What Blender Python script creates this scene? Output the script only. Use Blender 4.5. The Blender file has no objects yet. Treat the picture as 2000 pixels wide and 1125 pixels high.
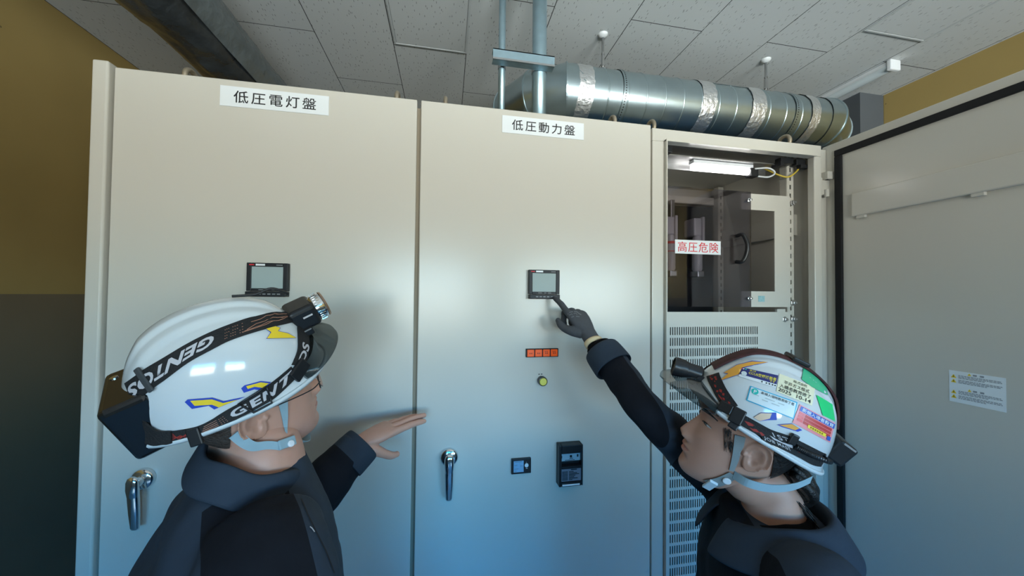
import bpy, bmesh, math, random
from math import sin, cos, pi, radians, sqrt, atan2
from mathutils import Vector, Matrix, noise
from mathutils.bvhtree import BVHTree
random.seed(7)
C = bpy.context.scene.collection
SC = bpy.context.scene

# ------------------------------------------------------------------ camera
CAM = Vector((0, -1.15, 1.72))
YAW, PIT, ROL, FPX = radians(10.5616), radians(1.1448), radians(0.5839), 686.54
_f = Vector((sin(YAW)*cos(PIT), cos(YAW)*cos(PIT), sin(PIT)))
_r0 = Vector((cos(YAW), -sin(YAW), 0)); _u0 = _r0.cross(_f)
_r = _r0*cos(ROL)+_u0*sin(ROL); _u = -_r0*sin(ROL)+_u0*cos(ROL)
cd = bpy.data.cameras.new('camera'); cam = bpy.data.objects.new('camera', cd); C.objects.link(cam)
cam.matrix_world = Matrix(((_r.x, _u.x, -_f.x, CAM.x), (_r.y, _u.y, -_f.y, CAM.y), (_r.z, _u.z, -_f.z, CAM.z), (0, 0, 0, 1)))
cd.sensor_width = 36; cd.lens = FPX/2000*36; cd.clip_start = .02
SC.camera = cam
def ray(px, py): return _r*((px-1000)/FPX) - _u*((py-562.5)/FPX) + _f
def at(px, py, x=None, y=None, z=None):
    d = ray(px, py)
    t = (y-CAM.y)/d.y if y is not None else (z-CAM.z)/d.z if z is not None else (x-CAM.x)/d.x
    return CAM + d*t
def atd(px, py, dep): return CAM + ray(px, py)*dep

# ------------------------------------------------------------------ world, light, exposure
SC.view_settings.view_transform = 'Standard'; SC.view_settings.look = 'None'
SC.view_settings.gamma = 1; SC.view_settings.use_curve_mapping = False
SC.view_settings.exposure = -0.15
SC.cycles.use_denoising = True
SC.cycles.max_bounces = 8; SC.cycles.diffuse_bounces = 4; SC.cycles.glossy_bounces = 4; SC.cycles.transparent_max_bounces = 12
SKY = 22
W = bpy.data.worlds.new('world'); SC.world = W; W.use_nodes = True
wt = W.node_tree; bg = wt.nodes['Background']; bg.inputs[1].default_value = SKY
tc = wt.nodes.new('ShaderNodeTexCoord'); sx = wt.nodes.new('ShaderNodeSeparateXYZ'); rp = wt.nodes.new('ShaderNodeValToRGB'); mr = wt.nodes.new('ShaderNodeMapRange')
mr.inputs['From Min'].default_value = -.5; mr.inputs['From Max'].default_value = .5
wt.links.new(tc.outputs['Generated'], sx.inputs[0]); wt.links.new(sx.outputs[2], mr.inputs[0]); wt.links.new(mr.outputs[0], rp.inputs[0]); wt.links.new(rp.outputs[0], bg.inputs[0])
cr = rp.color_ramp; cr.elements[0].position = 0; cr.elements[0].color = (2.1, 2.2, 2.2, 1); cr.elements[1].position = 1; cr.elements[1].color = (.0, .20, .70, 1)
for p, c in ((.30, (2.1, 2.15, 2.1, 1)), (.40, (.66, .60, .50, 1)), (.46, (.62, .55, .43, 1)), (.51, (1.3, 1.35, 1.35, 1)), (.57, (.30, .85, 1.15, 1)), (.64, (.0, .40, 1.05, 1))):
    e = cr.elements.new(p); e.color = c
WIN = [(-1.0, .42, 1.25, 2.18), (1.05, 2.95, 1.25, 2.18)]   # x0,x1,z0,z1 of the panes in the front wall; right-hand window added for fill light
FRONT = -4.0
def area(name, loc, rot, sx, sy, power, col):
    l = bpy.data.lights.new(name, 'AREA'); l.shape = 'RECTANGLE'; l.size = sx; l.size_y = sy; l.energy = power; l.color = col
    o = bpy.data.objects.new(name, l); C.objects.link(o); o.location = loc; o.rotation_euler = rot
    return o
su = bpy.data.lights.new('sun', 'SUN'); su.energy = 7; su.color = (1, .97, .92); su.angle = radians(1)
so = bpy.data.objects.new('sun', su); C.objects.link(so); so.rotation_euler = (radians(48), 0, radians(12))
for w in WIN:        # daylight enters through the panes; portals only help the sampling
    p = area('window_portal', ((w[0]+w[1])/2, FRONT-.12, (w[2]+w[3])/2), (radians(90), 0, 0), w[1]-w[0], w[3]-w[2], 1, (1, 1, 1)); p.data.cycles.is_portal = True

# ------------------------------------------------------------------ helpers
MW = {}
def thing(name, label, cat, loc=(0, 0, 0), rot=None, group=None):
    o = bpy.data.objects.new(name, None); C.objects.link(o); o.empty_display_size = .05
    m = Matrix.Translation(loc)
    if rot is not None: m = m @ rot.to_4x4()
    o.matrix_world = m; MW[o.name] = m
    o['label'] = label; o['category'] = cat
    if group: o['group'] = group
    return o
def new_bm(): return bmesh.new()
def emit(name, bm, mats, parent=None, smooth=False, local=False, angle=None):
    """link bm as ONE mesh object; geometry given in world space unless local"""
    if not isinstance(mats, (list, tuple)): mats = [mats]
    if parent is not None and not local: bm.transform(MW[parent.name].inverted())
    me = bpy.data.meshes.new(name); bmesh.ops.recalc_face_normals(bm, faces=bm.faces)
    bm.to_mesh(me); bm.free()
    for m in mats: me.materials.append(m)
    if smooth or angle is not None:
        me.polygons.foreach_set('use_smooth', [True]*len(me.polygons))
        if angle is not None:
            try: me.set_sharp_from_angle(angle=radians(angle))
            except Exception: pass
    o = bpy.data.objects.new(name, me); C.objects.link(o)
    if parent is not None:
        o.parent = parent; MW[o.name] = MW[parent.name]
    else: MW[o.name] = Matrix.Identity(4)
    return o
def tag(o, label, cat, group=None):
    o['label'] = label; o['category'] = cat
    if group: o['group'] = group
    return o
def struct(o): o['kind'] = 'structure'; return o
def box(bm, x0, x1, y0, y1, z0, z1, bev=0, seg=2, mi=0, M=None):
    vs = [bm.verts.new(p) for p in ((x0,y0,z0),(x1,y0,z0),(x1,y1,z0),(x0,y1,z0),(x0,y0,z1),(x1,y0,z1),(x1,y1,z1),(x0,y1,z1))]
    fs = [bm.faces.new([vs[i] for i in q]) for q in ((3,2,1,0),(4,5,6,7),(0,1,5,4),(1,2,6,5),(2,3,7,6),(3,0,4,7))]
    for f in fs: f.material_index = mi
    if M is not None: bmesh.ops.transform(bm, matrix=M, verts=vs)
    if bev > 0:
        es = list({e for f in fs for e in f.edges})
        bmesh.ops.bevel(bm, geom=es, offset=bev, segments=seg, affect='EDGES', profile=.5)
def loft(bm, rings, cap=True, closed=True, mi=0):
    R = [[bm.verts.new(p) for p in r] for r in rings]; n = len(R[0])
    for a, b in zip(R, R[1:]):
        for i in range(n if closed else n-1):
            j = (i+1) % n
            f = bm.faces.new((a[i], a[j], b[j], b[i])); f.material_index = mi
    if cap and closed:
        for r in (list(reversed(R[0])), R[-1]):
            f = bm.faces.new(r); f.material_index = mi
    return R
def frames(pts):
    pts = [Vector(p) for p in pts]; T = []
    for i in range(len(pts)):
        a = pts[max(0, i-1)]; b = pts[min(len(pts)-1, i+1)]; T.append((b-a).normalized())
    up = Vector((0, 0, 1)) if abs(T[0].z) < .9 else Vector((1, 0, 0))
    N = [(up - T[0]*up.dot(T[0])).normalized()]
    for i in range(1, len(pts)):
        n = N[-1] - T[i]*N[-1].dot(T[i]); N.append(n.normalized())
    return pts, T, N
def tube(bm, pts, r, n=14, cap=True, mi=0, sq=1.0):
    pts, T, N = frames(pts); rings = []
    for i, p in enumerate(pts):
        rr = r[i] if isinstance(r, (list, tuple)) else r
        B = T[i].cross(N[i])
        rings.append([p + N[i]*(rr*cos(2*pi*k/n)) + B*(rr*sq*sin(2*pi*k/n)) for k in range(n)])
    return loft(bm, rings, cap, True, mi)
def lathe(bm, prof, org, axis, n=32, mi=0, cap=True):
    ax = Vector(axis).normalized(); up = Vector((0, 0, 1)) if abs(ax.z) < .9 else Vector((1, 0, 0))
    a = (up-ax*up.dot(ax)).normalized(); b = ax.cross(a); org = Vector(org)
    rings = [[org + ax*h + (a*cos(2*pi*k/n)+b*sin(2*pi*k/n))*r for k in range(n)] for r, h in prof]
    loft(bm, rings, cap, True, mi)
def curve(pts, n=40):
    """catmull-rom through pts"""
    P = [Vector(p) for p in pts]; out = []; m = len(P)-1
    for s in range(n+1):
        t = s/n*m; i = min(int(t), m-1); u = t-i
        p0 = P[max(i-1, 0)]; p1 = P[i]; p2 = P[i+1]; p3 = P[min(i+2, m)]
        out.append(.5*((2*p1)+(p2-p0)*u+(2*p0-5*p1+4*p2-p3)*u*u+(3*p1-p0-3*p2+p3)*u**3))
    return out
def interp(tab, x):
    if x <= tab[0][0]: return tab[0][1]
    for (a, va), (b, vb) in zip(tab, tab[1:]):
        if x <= b:
            u = (x-a)/(b-a); return va+(vb-va)*u
    return tab[-1][1]
def sinterp(tab, x):
    """smooth (monotone-ish cubic) interpolation of a table"""
    n = len(tab)
    if x <= tab[0][0]: return tab[0][1]
    if x >= tab[-1][0]: return tab[-1][1]
    for i in range(n-1):
        if x <= tab[i+1][0]: break
    def sl(k):
        if k == 0 or k == n-1: 
            a, b = (0, 1) if k == 0 else (n-2, n-1)
            return (tab[b][1]-tab[a][1])/(tab[b][0]-tab[a][0])
        return (tab[k+1][1]-tab[k-1][1])/(tab[k+1][0]-tab[k-1][0])
    h = tab[i+1][0]-tab[i][0]; u = (x-tab[i][0])/h
    return (2*u**3-3*u*u+1)*tab[i][1]+(u**3-2*u*u+u)*h*sl(i)+(-2*u**3+3*u*u)*tab[i+1][1]+(u**3-u*u)*h*sl(i+1)
def text_bm(body, height, extrude=.0004, bold=0.0, spacing=1.0, shear=0.0, width=None, align='CENTER'):
    cu = bpy.data.curves.new('lettering', 'FONT'); cu.body = body; cu.size = height; cu.extrude = extrude; cu.offset = bold
    cu.space_character = spacing; cu.shear = shear; cu.align_x = 'LEFT'; cu.resolution_u = 3
    ob = bpy.data.objects.new('lettering_source', cu); C.objects.link(ob)
    dg = bpy.context.evaluated_depsgraph_get(); me = bpy.data.meshes.new_from_object(ob.evaluated_get(dg))
    bm = new_bm(); bm.from_mesh(me); bpy.data.objects.remove(ob); bpy.data.meshes.remove(me); bpy.data.curves.remove(cu)
    if bm.verts:
        xs = [v.co.x for v in bm.verts]; ys = [v.co.y for v in bm.verts]
        cx, cy = (min(xs)+max(xs))/2, (min(ys)+max(ys))/2
        k = (width/(max(xs)-min(xs))) if width else 1
        for v in bm.verts: v.co.x = (v.co.x-cx)*k; v.co.y -= cy
    return bm
def plane_m(o, xd, yd):
    xd = Vector(xd).normalized(); yd = Vector(yd).normalized(); n = xd.cross(yd)
    return Matrix(((xd.x, yd.x, n.x, o[0]), (xd.y, yd.y, n.y, o[1]), (xd.z, yd.z, n.z, o[2]), (0, 0, 0, 1)))
def on_panel(x, y, z): return plane_m((x, y, z), (1, 0, 0), (0, 0, 1))
def join(bm, other):
    me = bpy.data.meshes.new('tmp'); other.to_mesh(me); other.free(); bm.from_mesh(me); bpy.data.meshes.remove(me)
def processed(bm, voxel=None, smooth=0, sub=0, solid=None, dec=None):
    """run modifiers on bm, return a new bmesh"""
    me = bpy.data.meshes.new('work'); bm.to_mesh(me); bm.free()
    ob = bpy.data.objects.new('work', me); C.objects.link(ob)
    if voxel:
        m = ob.modifiers.new('r', 'REMESH'); m.mode = 'VOXEL'; m.voxel_size = voxel
    if smooth:
        m = ob.modifiers.new('s', 'SMOOTH'); m.factor = .5; m.iterations = smooth
    if solid:
        m = ob.modifiers.new('so', 'SOLIDIFY'); m.thickness = solid; m.offset = 0
    if sub:
        m = ob.modifiers.new('su', 'SUBSURF'); m.levels = sub
    dg = bpy.context.evaluated_depsgraph_get(); m2 = bpy.data.meshes.new_from_object(ob.evaluated_get(dg))
    out = new_bm(); out.from_mesh(m2)
    bpy.data.objects.remove(ob); bpy.data.meshes.remove(me); bpy.data.meshes.remove(m2)
    return out

# ------------------------------------------------------------------ materials
def srgb(r, g, b):
    f = lambda c: (c/255/12.92) if c/255 <= .04045 else ((c/255+.055)/1.055)**2.4
    return (f(r), f(g), f(b), 1)
def mat(name, col, rough=.5, metal=0, spec=.5, coat=0, noise_s=0, noise_a=0, bump=0, bump_s=60, sss=0, emis=None, es=0, trans=0, ior=1.45):
    m = bpy.data.materials.new(name); m.use_nodes = True; nt = m.node_tree; b = nt.nodes['Principled BSDF']
    if len(col) == 3: col = (*col, 1)
    b.inputs['Base Color'].default_value = col; b.inputs['Roughness'].default_value = rough; b.inputs['Metallic'].default_value = metal
    b.inputs['Specular IOR Level'].default_value = spec; b.inputs['Coat Weight'].default_value = coat; b.inputs['IOR'].default_value = ior
    b.inputs['Coat Roughness'].default_value = .05
    if trans: b.inputs['Transmission Weight'].default_value = trans
    if sss:
        b.inputs['Subsurface Weight'].default_value = sss; b.inputs['Subsurface Radius'].default_value = (.012, .005, .003); b.inputs['Subsurface Scale'].default_value = .6
    if emis: b.inputs['Emission Color'].default_value = (*emis, 1); b.inputs['Emission Strength'].default_value = es
    tc = nt.nodes.new('ShaderNodeTexCoord')
    if noise_a:
        n = nt.nodes.new('ShaderNodeTexNoise'); n.inputs['Scale'].default_value = noise_s; n.inputs['Detail'].default_value = 4
        nt.links.new(tc.outputs['Object'], n.inputs['Vector'])
        mx = nt.nodes.new('ShaderNodeMix'); mx.data_type = 'RGBA'
        mx.inputs['A'].default_value = tuple(c*(1-noise_a) for c in col[:3])+(1,); mx.inputs['B'].default_value = tuple(min(1, c*(1+noise_a)) for c in col[:3])+(1,)
        nt.links.new(n.outputs['Fac'], mx.inputs['Factor']); nt.links.new(mx.outputs['Result'], b.inputs['Base Color'])
    if bump:
        n = nt.nodes.new('ShaderNodeTexNoise'); n.inputs['Scale'].default_value = bump_s; n.inputs['Detail'].default_value = 3
        nt.links.new(tc.outputs['Object'], n.inputs['Vector'])
        bp = nt.nodes.new('ShaderNodeBump'); bp.inputs['Strength'].default_value = bump; bp.inputs['Distance'].default_value = .01
        nt.links.new(n.outputs['Fac'], bp.inputs['Height']); nt.links.new(bp.outputs['Normal'], b.inputs['Normal'])
    return m
def clear_mat(name, tint, fac, rough=.03):
    """thin clear sheet: tinted see-through plus surface gloss"""
    m = bpy.data.materials.new(name); m.use_nodes = True; nt = m.node_tree; nt.nodes.remove(nt.nodes['Principled BSDF'])
    t = nt.nodes.new('ShaderNodeBsdfTransparent'); t.inputs[0].default_value = (*tint, 1)
    g = nt.nodes.new('ShaderNodeBsdfGlossy'); g.inputs['Roughness'].default_value = rough; g.inputs[0].default_value = (.9, .9, .9, 1)
    fr = nt.nodes.new('ShaderNodeFresnel'); fr.inputs[0].default_value = 1.45
    mu = nt.nodes.new('ShaderNodeMath'); mu.operation = 'MULTIPLY'; mu.inputs[1].default_value = fac
    mx = nt.nodes.new('ShaderNodeMixShader'); nt.links.new(fr.outputs[0], mu.inputs[0]); nt.links.new(mu.outputs[0], mx.inputs[0])
    nt.links.new(t.outputs[0], mx.inputs[1]); nt.links.new(g.outputs[0], mx.inputs[2])
    nt.links.new(mx.outputs[0], nt.nodes['Material Output'].inputs[0])
    return m
M_paint = mat('cabinet_paint', (.60, .575, .51), .24, spec=.5, noise_s=3, noise_a=.015, bump=.004, bump_s=350)
M_paint_in = mat('cabinet_paint_inner', (.56, .53, .46), .4, noise_s=3, noise_a=.015)
M_black = mat('black_plastic', (.012, .013, .015), .35)
M_blackmat = mat('black_rubber', (.008, .008, .009), .75)
M_board = mat('black_board', (.015, .017, .022), .3)
M_gask = mat('gap_gasket', (.26, .22, .16), .7)
M_chrome = mat('chrome', (.75, .75, .75), .12, metal=1)
M_steel = mat('steel', (.5, .5, .5), .35, metal=1, noise_s=40, noise_a=.1)
M_rust = mat('rusty_zinc', (.42, .36, .27), .5, metal=.7, noise_s=25, noise_a=.4)
M_galv = mat('galvanised', (.50, .60, .63), .30, metal=1, noise_s=9, noise_a=.12, bump=.02, bump_s=20)
M_galvpipe = mat('galvanised_pipe', (.40, .55, .62), .38, metal=.85, noise_s=30, noise_a=.15)
M_tape = mat('aluminium_tape', (.86, .86, .86), .38, metal=1, noise_s=30, noise_a=.1, bump=.5, bump_s=55)
M_foil = mat('dark_film', (.055, .062, .066), .2, metal=.2, coat=.6, noise_s=9, noise_a=.6, bump=.8, bump_s=16)
M_film = mat('pale_film', (.12, .138, .142), .25, noise_s=8, noise_a=.4, bump=.7, bump_s=20)
M_yellowins = mat('insulation_edge', (.30, .22, .10), .9, noise_s=40, noise_a=.3)
M_white = mat('white_plastic', (.8, .82, .84), .35)
M_signw = mat('sign_white', (.80, .84, .86), .3, coat=.2)
M_ink = mat('ink_black', (.015, .015, .017), .6)
M_red = mat('ink_red', (.65, .02, .035), .5)
M_blue = mat('ink_blue', (.02, .06, .45), .5)
M_yel = mat('yellow', (.85, .60, .03), .45)
M_led = mat('lamp_tube', (1, 1, 1), .3, emis=(1, .98, .95), es=9)
M_grey = mat('grey_insulator', (.48, .47, .49), .3, coat=.3)

# ------------------------------------------------------------------ room shell
X0, X1, Y0, Y1, ZC = -2.065, 3.15, FRONT, 2.3, 3.22
def ceiling_mat():
    m = bpy.data.materials.new('ceiling_tiles'); m.use_nodes = True; nt = m.node_tree; b = nt.nodes['Principled BSDF']; L = nt.links.new
    b.inputs['Roughness'].default_value = .9; b.inputs['Specular IOR Level'].default_value = .2
    tc = nt.nodes.new('ShaderNodeTexCoord'); sp = nt.nodes.new('ShaderNodeSeparateXYZ'); L(tc.outputs['Object'], sp.inputs[0])
    cb = nt.nodes.new('ShaderNodeCombineXYZ'); ax = nt.nodes.new('ShaderNodeMath'); ax.inputs[1].default_value = TX; L(sp.outputs[0], ax.inputs[0])
    ay = nt.nodes.new('ShaderNodeMath'); ay.inputs[1].default_value = TY; L(sp.outputs[1], ay.inputs[0])
    L(ay.outputs[0], cb.inputs[0]); L(ax.outputs[0], cb.inputs[1])
    br = nt.nodes.new('ShaderNodeTexBrick'); L(cb.outputs[0], br.inputs['Vector']); br.offset = .5; br.offset_frequency = 2; br.squash = 1
    br.inputs['Color1'].default_value = (.57, .585, .58, 1); br.inputs['Color2'].default_value = (.585, .60, .595, 1); br.inputs['Mortar'].default_value = (.05, .05, .05, 1)
    br.inputs['Scale'].default_value = 1; br.inputs['Mortar Size'].default_value = .0022; br.inputs['Mortar Smooth'].default_value = 0
    br.inputs['Brick Width'].default_value = .87; br.inputs['Row Height'].default_value = .4325; br.inputs['Bias'].default_value = 0
    mp = nt.nodes.new('ShaderNodeMapping'); mp.inputs['Scale'].default_value = (190, 42, 1); mp.inputs['Rotation'].default_value = (0, 0, .2); L(tc.outputs['Object'], mp.inputs[0])
    n1 = nt.nodes.new('ShaderNodeTexVoronoi'); n1.inputs['Scale'].default_value = .5; L(mp.outputs[0], n1.inputs['Vector'])
    lt = nt.nodes.new('ShaderNodeMath'); lt.operation = 'LESS_THAN'; lt.inputs[1].default_value = .17; L(n1.outputs['Distance'], lt.inputs[0])
    mx = nt.nodes.new('ShaderNodeMix'); mx.data_type = 'RGBA'; mx.inputs['B'].default_value = (.27, .275, .27, 1)
    L(br.outputs['Color'], mx.inputs['A']); L(lt.outputs[0], mx.inputs['Factor']); L(mx.outputs['Result'], b.inputs['Base Color'])
    return m
TX, TY = .765+.4325*20, -1.014+.87*10
M_ceil = ceiling_mat()
def board_mat(name, axis, up, low):
    """bare gypsum board: upper and lower sheets meet at a joint, vertical joints with screw dots"""
    m = bpy.data.materials.new(name); m.use_nodes = True; nt = m.node_tree; b = nt.nodes['Principled BSDF']; L = nt.links.new
    b.inputs['Roughness'].default_value = .85; b.inputs['Specular IOR Level'].default_value = .25
    tc = nt.nodes.new('ShaderNodeTexCoord'); sp = nt.nodes.new('ShaderNodeSeparateXYZ'); L(tc.outputs['Object'], sp.inputs[0])
    def mth(op, a, bb=None):
        n = nt.nodes.new('ShaderNodeMath'); n.operation = op
        for i, v in enumerate((a, bb)):
            if v is None: continue
            if isinstance(v, (int, float)): n.inputs[i].default_value = v
            else: L(v, n.inputs[i])
        return n.outputs[0]
    z = sp.outputs[2]; h = sp.outputs[axis]
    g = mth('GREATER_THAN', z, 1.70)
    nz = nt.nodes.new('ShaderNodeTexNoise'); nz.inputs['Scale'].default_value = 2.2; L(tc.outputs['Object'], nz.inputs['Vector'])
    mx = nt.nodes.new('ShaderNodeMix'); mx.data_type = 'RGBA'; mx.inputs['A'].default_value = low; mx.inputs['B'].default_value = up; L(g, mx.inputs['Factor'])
    hs = mth('PINGPONG', mth('ADD', h, JX), .455)             # distance to a vertical joint
    line = mth('LESS_THAN', hs, .002)
    dz = mth('PINGPONG', mth('ADD', z, .05), .10); dh = mth('ABSOLUTE', mth('SUBTRACT', hs, .012))
    d = mth('SQRT', mth('ADD', mth('MULTIPLY', dz, dz), mth('MULTIPLY', dh, dh)))
    dot = mth('LESS_THAN', d, .0045)
    mk = mth('MAXIMUM', mth('MULTIPLY', line, .35), mth('MULTIPLY', dot, .55))
    m2 = nt.nodes.new('ShaderNodeMix'); m2.data_type = 'RGBA'; m2.inputs['B'].default_value = (.05, .04, .03, 1)
    L(mx.outputs['Result'], m2.inputs['A']); L(mk, m2.inputs['Factor'])
    m3 = nt.nodes.new('ShaderNodeMix'); m3.data_type = 'RGBA'; m3.blend_type = 'MULTIPLY'; m3.inputs['Factor'].default_value = .25
    L(m2.outputs['Result'], m3.inputs['A']); L(nz.outputs['Fac'], m3.inputs['B']); L(m3.outputs['Result'], b.inputs['Base Color'])
    return m
JX = -.87+.455*20
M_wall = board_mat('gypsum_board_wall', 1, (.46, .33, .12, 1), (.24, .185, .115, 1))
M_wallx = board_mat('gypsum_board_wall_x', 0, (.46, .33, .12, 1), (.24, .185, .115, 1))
M_floor = mat('blue_floor_paint', (.12, .31, .42), .35, noise_s=2, noise_a=.08)
M_plasterw = mat('painted_wall', (.42, .44, .44), .8, noise_s=3, noise_a=.04)
M_col = mat('dark_grey_column', (.085, .095, .105), .75, noise_s=6, noise_a=.1)
def slab(name, x0, x1, y0, y1, z0, z1, m):
    bm = new_bm(); box(bm, x0, x1, y0, y1, z0, z1); return struct(emit(name, bm, m))
slab('floor', X0-.1, X1+.1, Y0-.1, Y1+.1, -.1, 0, M_floor)
slab('ceiling', X0-.1, X1+.1, Y0-.1, Y1+.1, ZC, ZC+.1, M_ceil)
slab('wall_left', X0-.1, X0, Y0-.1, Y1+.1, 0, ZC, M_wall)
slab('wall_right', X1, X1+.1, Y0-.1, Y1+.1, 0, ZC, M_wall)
slab('wall_back', X0, X1, Y1, Y1+.1, 0, ZC, M_wallx)
bm = new_bm()      # front wall, behind the camera, with a window opening and a second one added for light
xs = sorted(WIN)
box(bm, X0, X1, Y0-.1, Y0, 0, 1.25); box(bm, X0, X1, Y0-.1, Y0, 2.18, ZC)
cx = X0
for w in xs:
    box(bm, cx, w[0], Y0-.1, Y0, 1.25, 2.18); cx = w[1]
box(bm, cx, X1, Y0-.1, Y0, 1.25, 2.18)
struct(emit('wall_front', bm, M_plasterw))
M_pane = clear_mat('window_glass', (.97, .99, .99), .6)
M_frame = mat('window_aluminium', (.45, .46, .47), .4, metal=.8)
for i, w in enumerate(xs):
    bm = new_bm(); t = .035
    box(bm, w[0], w[1], Y0-.08, Y0-.02, w[2], w[2]+t); box(bm, w[0], w[1], Y0-.08, Y0-.02, w[3]-t, w[3])
    for x in (w[0], (w[0]+w[1])/2-t/2, w[1]-t): box(bm, x, x+t, Y0-.08, Y0-.02, w[2]+t, w[3]-t)
    f = struct(emit('window_%d' % (i+1), bm, M_frame))  # the right-hand window is unseen, added to brighten the room
    bm = new_bm(); box(bm, w[0]+t, w[1]-t, Y0-.052, Y0-.047, w[2]+t, w[3]-t); emit('pane', bm, M_pane, f)
slab('trim_1', 2.935, X1, .872, Y1, 0, ZC, M_col)

# ceiling hatches
M_hfr = mat('hatch_aluminium', (.50, .52, .52), .7)
M_tile = M_ceil
def hatch(x0, x1, y0, y1, label):
    t = thing('ceiling_hatch', label, 'hatch', ((x0+x1)/2, (y0+y1)/2, ZC), group='square inspection hatches in the ceiling')
    bm = new_bm(); w = .011
    for a in ((x0, x1, y0, y0+w), (x0, x1, y1-w, y1), (x0, x0+w, y0+w, y1-w), (x1-w, x1, y0+w, y1-w)): box(bm, *a, ZC-.006, ZC, .0015)
    emit('frame', bm, M_hfr, t)
    bm = new_bm(); box(bm, x0+w+.003, x1-w-.003, y0+w+.003, y1-w-.003, ZC-.004, ZC); emit('panel', bm, M_hatchp, t)
def hatch_panel_mat():
    m = M_ceil.copy(); m.name = 'hatch_tile'
    for n in m.node_tree.nodes:
        if n.type == 'TEX_BRICK': n.inputs['Mortar Size'].default_value = 0; n.inputs['Mortar'].default_value = (.58, .59, .585, 1)
    return m
M_hatchp = hatch_panel_mat()
hatch(-.325, .103, .59, 1.022, 'square ceiling inspection hatch above the two closed doors, left of the vertical pipes')
hatch(2.272, 2.70, -.04, .395, 'square ceiling inspection hatch at the upper right, nearer than the batten light')
# ------------------------------------------------------------------ switchboard cabinets
def eyebolt(bm, x, y, z):
    R, r = .027, .0075
    pts = [(x, y+R*cos(a), z+.012+R+R*sin(a)) for a in [2*pi*k/24 for k in range(24)]]
    rings = []
    for k in range(24):
        a = 2*pi*k/24; c = Vector((x, y+R*cos(a), z+.016+R+R*sin(a))); rd = Vector((0, cos(a), sin(a)))
        rings.append([c+rd*(r*cos(q))+Vector((1, 0, 0))*(r*sin(q)) for q in [2*pi*j/10 for j in range(10)]])
    rings.append(rings[0]); loft(bm, rings, False)
    lathe(bm, [(.018, 0), (.018, .008), (.011, .012), (.011, .024)], (x, y, z), (0, 0, 1), 18)
def lever(root_door, x, z, name='handle'):
    bm = new_bm()
    lathe(bm, [(.028, 0), (.028, -.008), (.026, -.012), (.022, -.014), (.0135, -.016), (.0125, -.030), (.010, -.034)], (x, -.001, z), (0, 1, 0), 36)
    hb = emit('handle_base', bm, M_chrome, root_door, angle=40)
    bm = new_bm(); rings = []
    for t, w, d, yy in ((.022, .004, .003, -.040), (.018, .011, .006, -.040), (.008, .0145, .008, -.040), (-.012, .0150, .009, -.039), (-.030, .0135, .009, -.036), (-.034, .0130, .0085, -.0355), (-.036, .0135, .009, -.035), (-.08, .0125, .008, -.031), (-.118, .0105, .007, -.027), (-.124, .008, .005, -.0265), (-.126, .003, .002, -.0265)):
        rings.append([(x+w*cos(a)*(abs(cos(a))**-.3 if abs(cos(a)) > .05 else 1), yy+d*sin(a), z+t) for a in [2*pi*k/20 for k in range(20)]])
    loft(bm, rings); emit('handle_lever', bm, M_chrome, root_door, angle=50)
def closed_cabinet(x0, x1, dx0, dx1, label, eyes, lev):
    t = thing('switchboard_cabinet', label, 'electrical cabinet', ((x0+x1)/2, .4, 0), group='beige switchboard cabinets in a row')
    bm = new_bm(); box(bm, x0, x1, .028, .86, .05, 2.332, .004); emit('body', bm, M_paint_in, t)
    bm = new_bm(); box(bm, x0+.02, x1-.02, .06, .84, 0, .05); emit('plinth', bm, M_blackmat, t)
    bm = new_bm(); box(bm, dx0+.004, dx1+.011, .012, .028, .075, 2.32); emit('gasket', bm, M_gask, t)
    bm = new_bm(); box(bm, dx0, dx1, 0, .024, .07, 2.342, .0035, 3); d = emit('door', bm, M_paint, t)
    lever(d, *lev)
    for e in eyes:
        bm = new_bm(); eyebolt(bm, e, .09, 2.332); emit('lifting_eye', bm, M_rust, t, angle=50)
    return t, d
cabL, dL = closed_cabinet(-.955, -.1, -.914, -.1, 'beige switchboard cabinet with closed door beside the left wall, nameplate 低圧電灯盤', (-.785, -.172), (-.812, 1.205))
bm = new_bm(); box(bm, -.957, -.919, -.012, .10, .06, 2.352, .005, 3); emit('side_frame', bm, M_paint, cabL)
cabM, dM = closed_cabinet(-.087, .726, -.088, .7215, 'beige switchboard cabinet with closed door in the middle, nameplate 低圧動力盤', (-.012, .612), (.016, 1.203))

# the open one
cabR = thing('switchboard_cabinet', 'beige switchboard cabinet standing open on the right, lit inside by a tube', 'electrical cabinet', (1.11, .4, 0), group='beige switchboard cabinets in a row')
bm = new_bm()
box(bm, .742, .756, .03, .60, .05, 2.332); box(bm, 1.462, 1.476, .03, .60, .05, 2.332)
box(bm, .756, 1.462, .585, .60, .05, 2.332); box(bm, .756, 1.462, .03, .585, 2.318, 2.332); box(bm, .756, 1.462, .03, .585, .05, .07)
emit('body', bm, M_paint_in, cabR)
bm = new_bm(); box(bm, .728, 1.476, .002, .03, 2.288, 2.334, .003); box(bm, .728, .776, .002, .03, .05, 2.288, .003); box(bm, 1.440, 1.476, .002, .03, .05, 2.288, .003); box(bm, .776, 1.44, .002, .03, .05, .12, .003)
box(bm, .776, .780, -.012, .03, .12, 2.292); box(bm, .776, 1.444, -.008, .002, 2.286, 2.290)
emit('door_frame', bm, M_paint, cabR)
bm = new_bm(); box(bm, .76, 1.45, .06, .56, 0, .05); emit('plinth', bm, M_blackmat, cabR)
for e in (.775, 1.395):
    bm = new_bm(); eyebolt(bm, e, .09, 2.332); emit('lifting_eye', bm, M_rust, cabR, angle=50)
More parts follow.
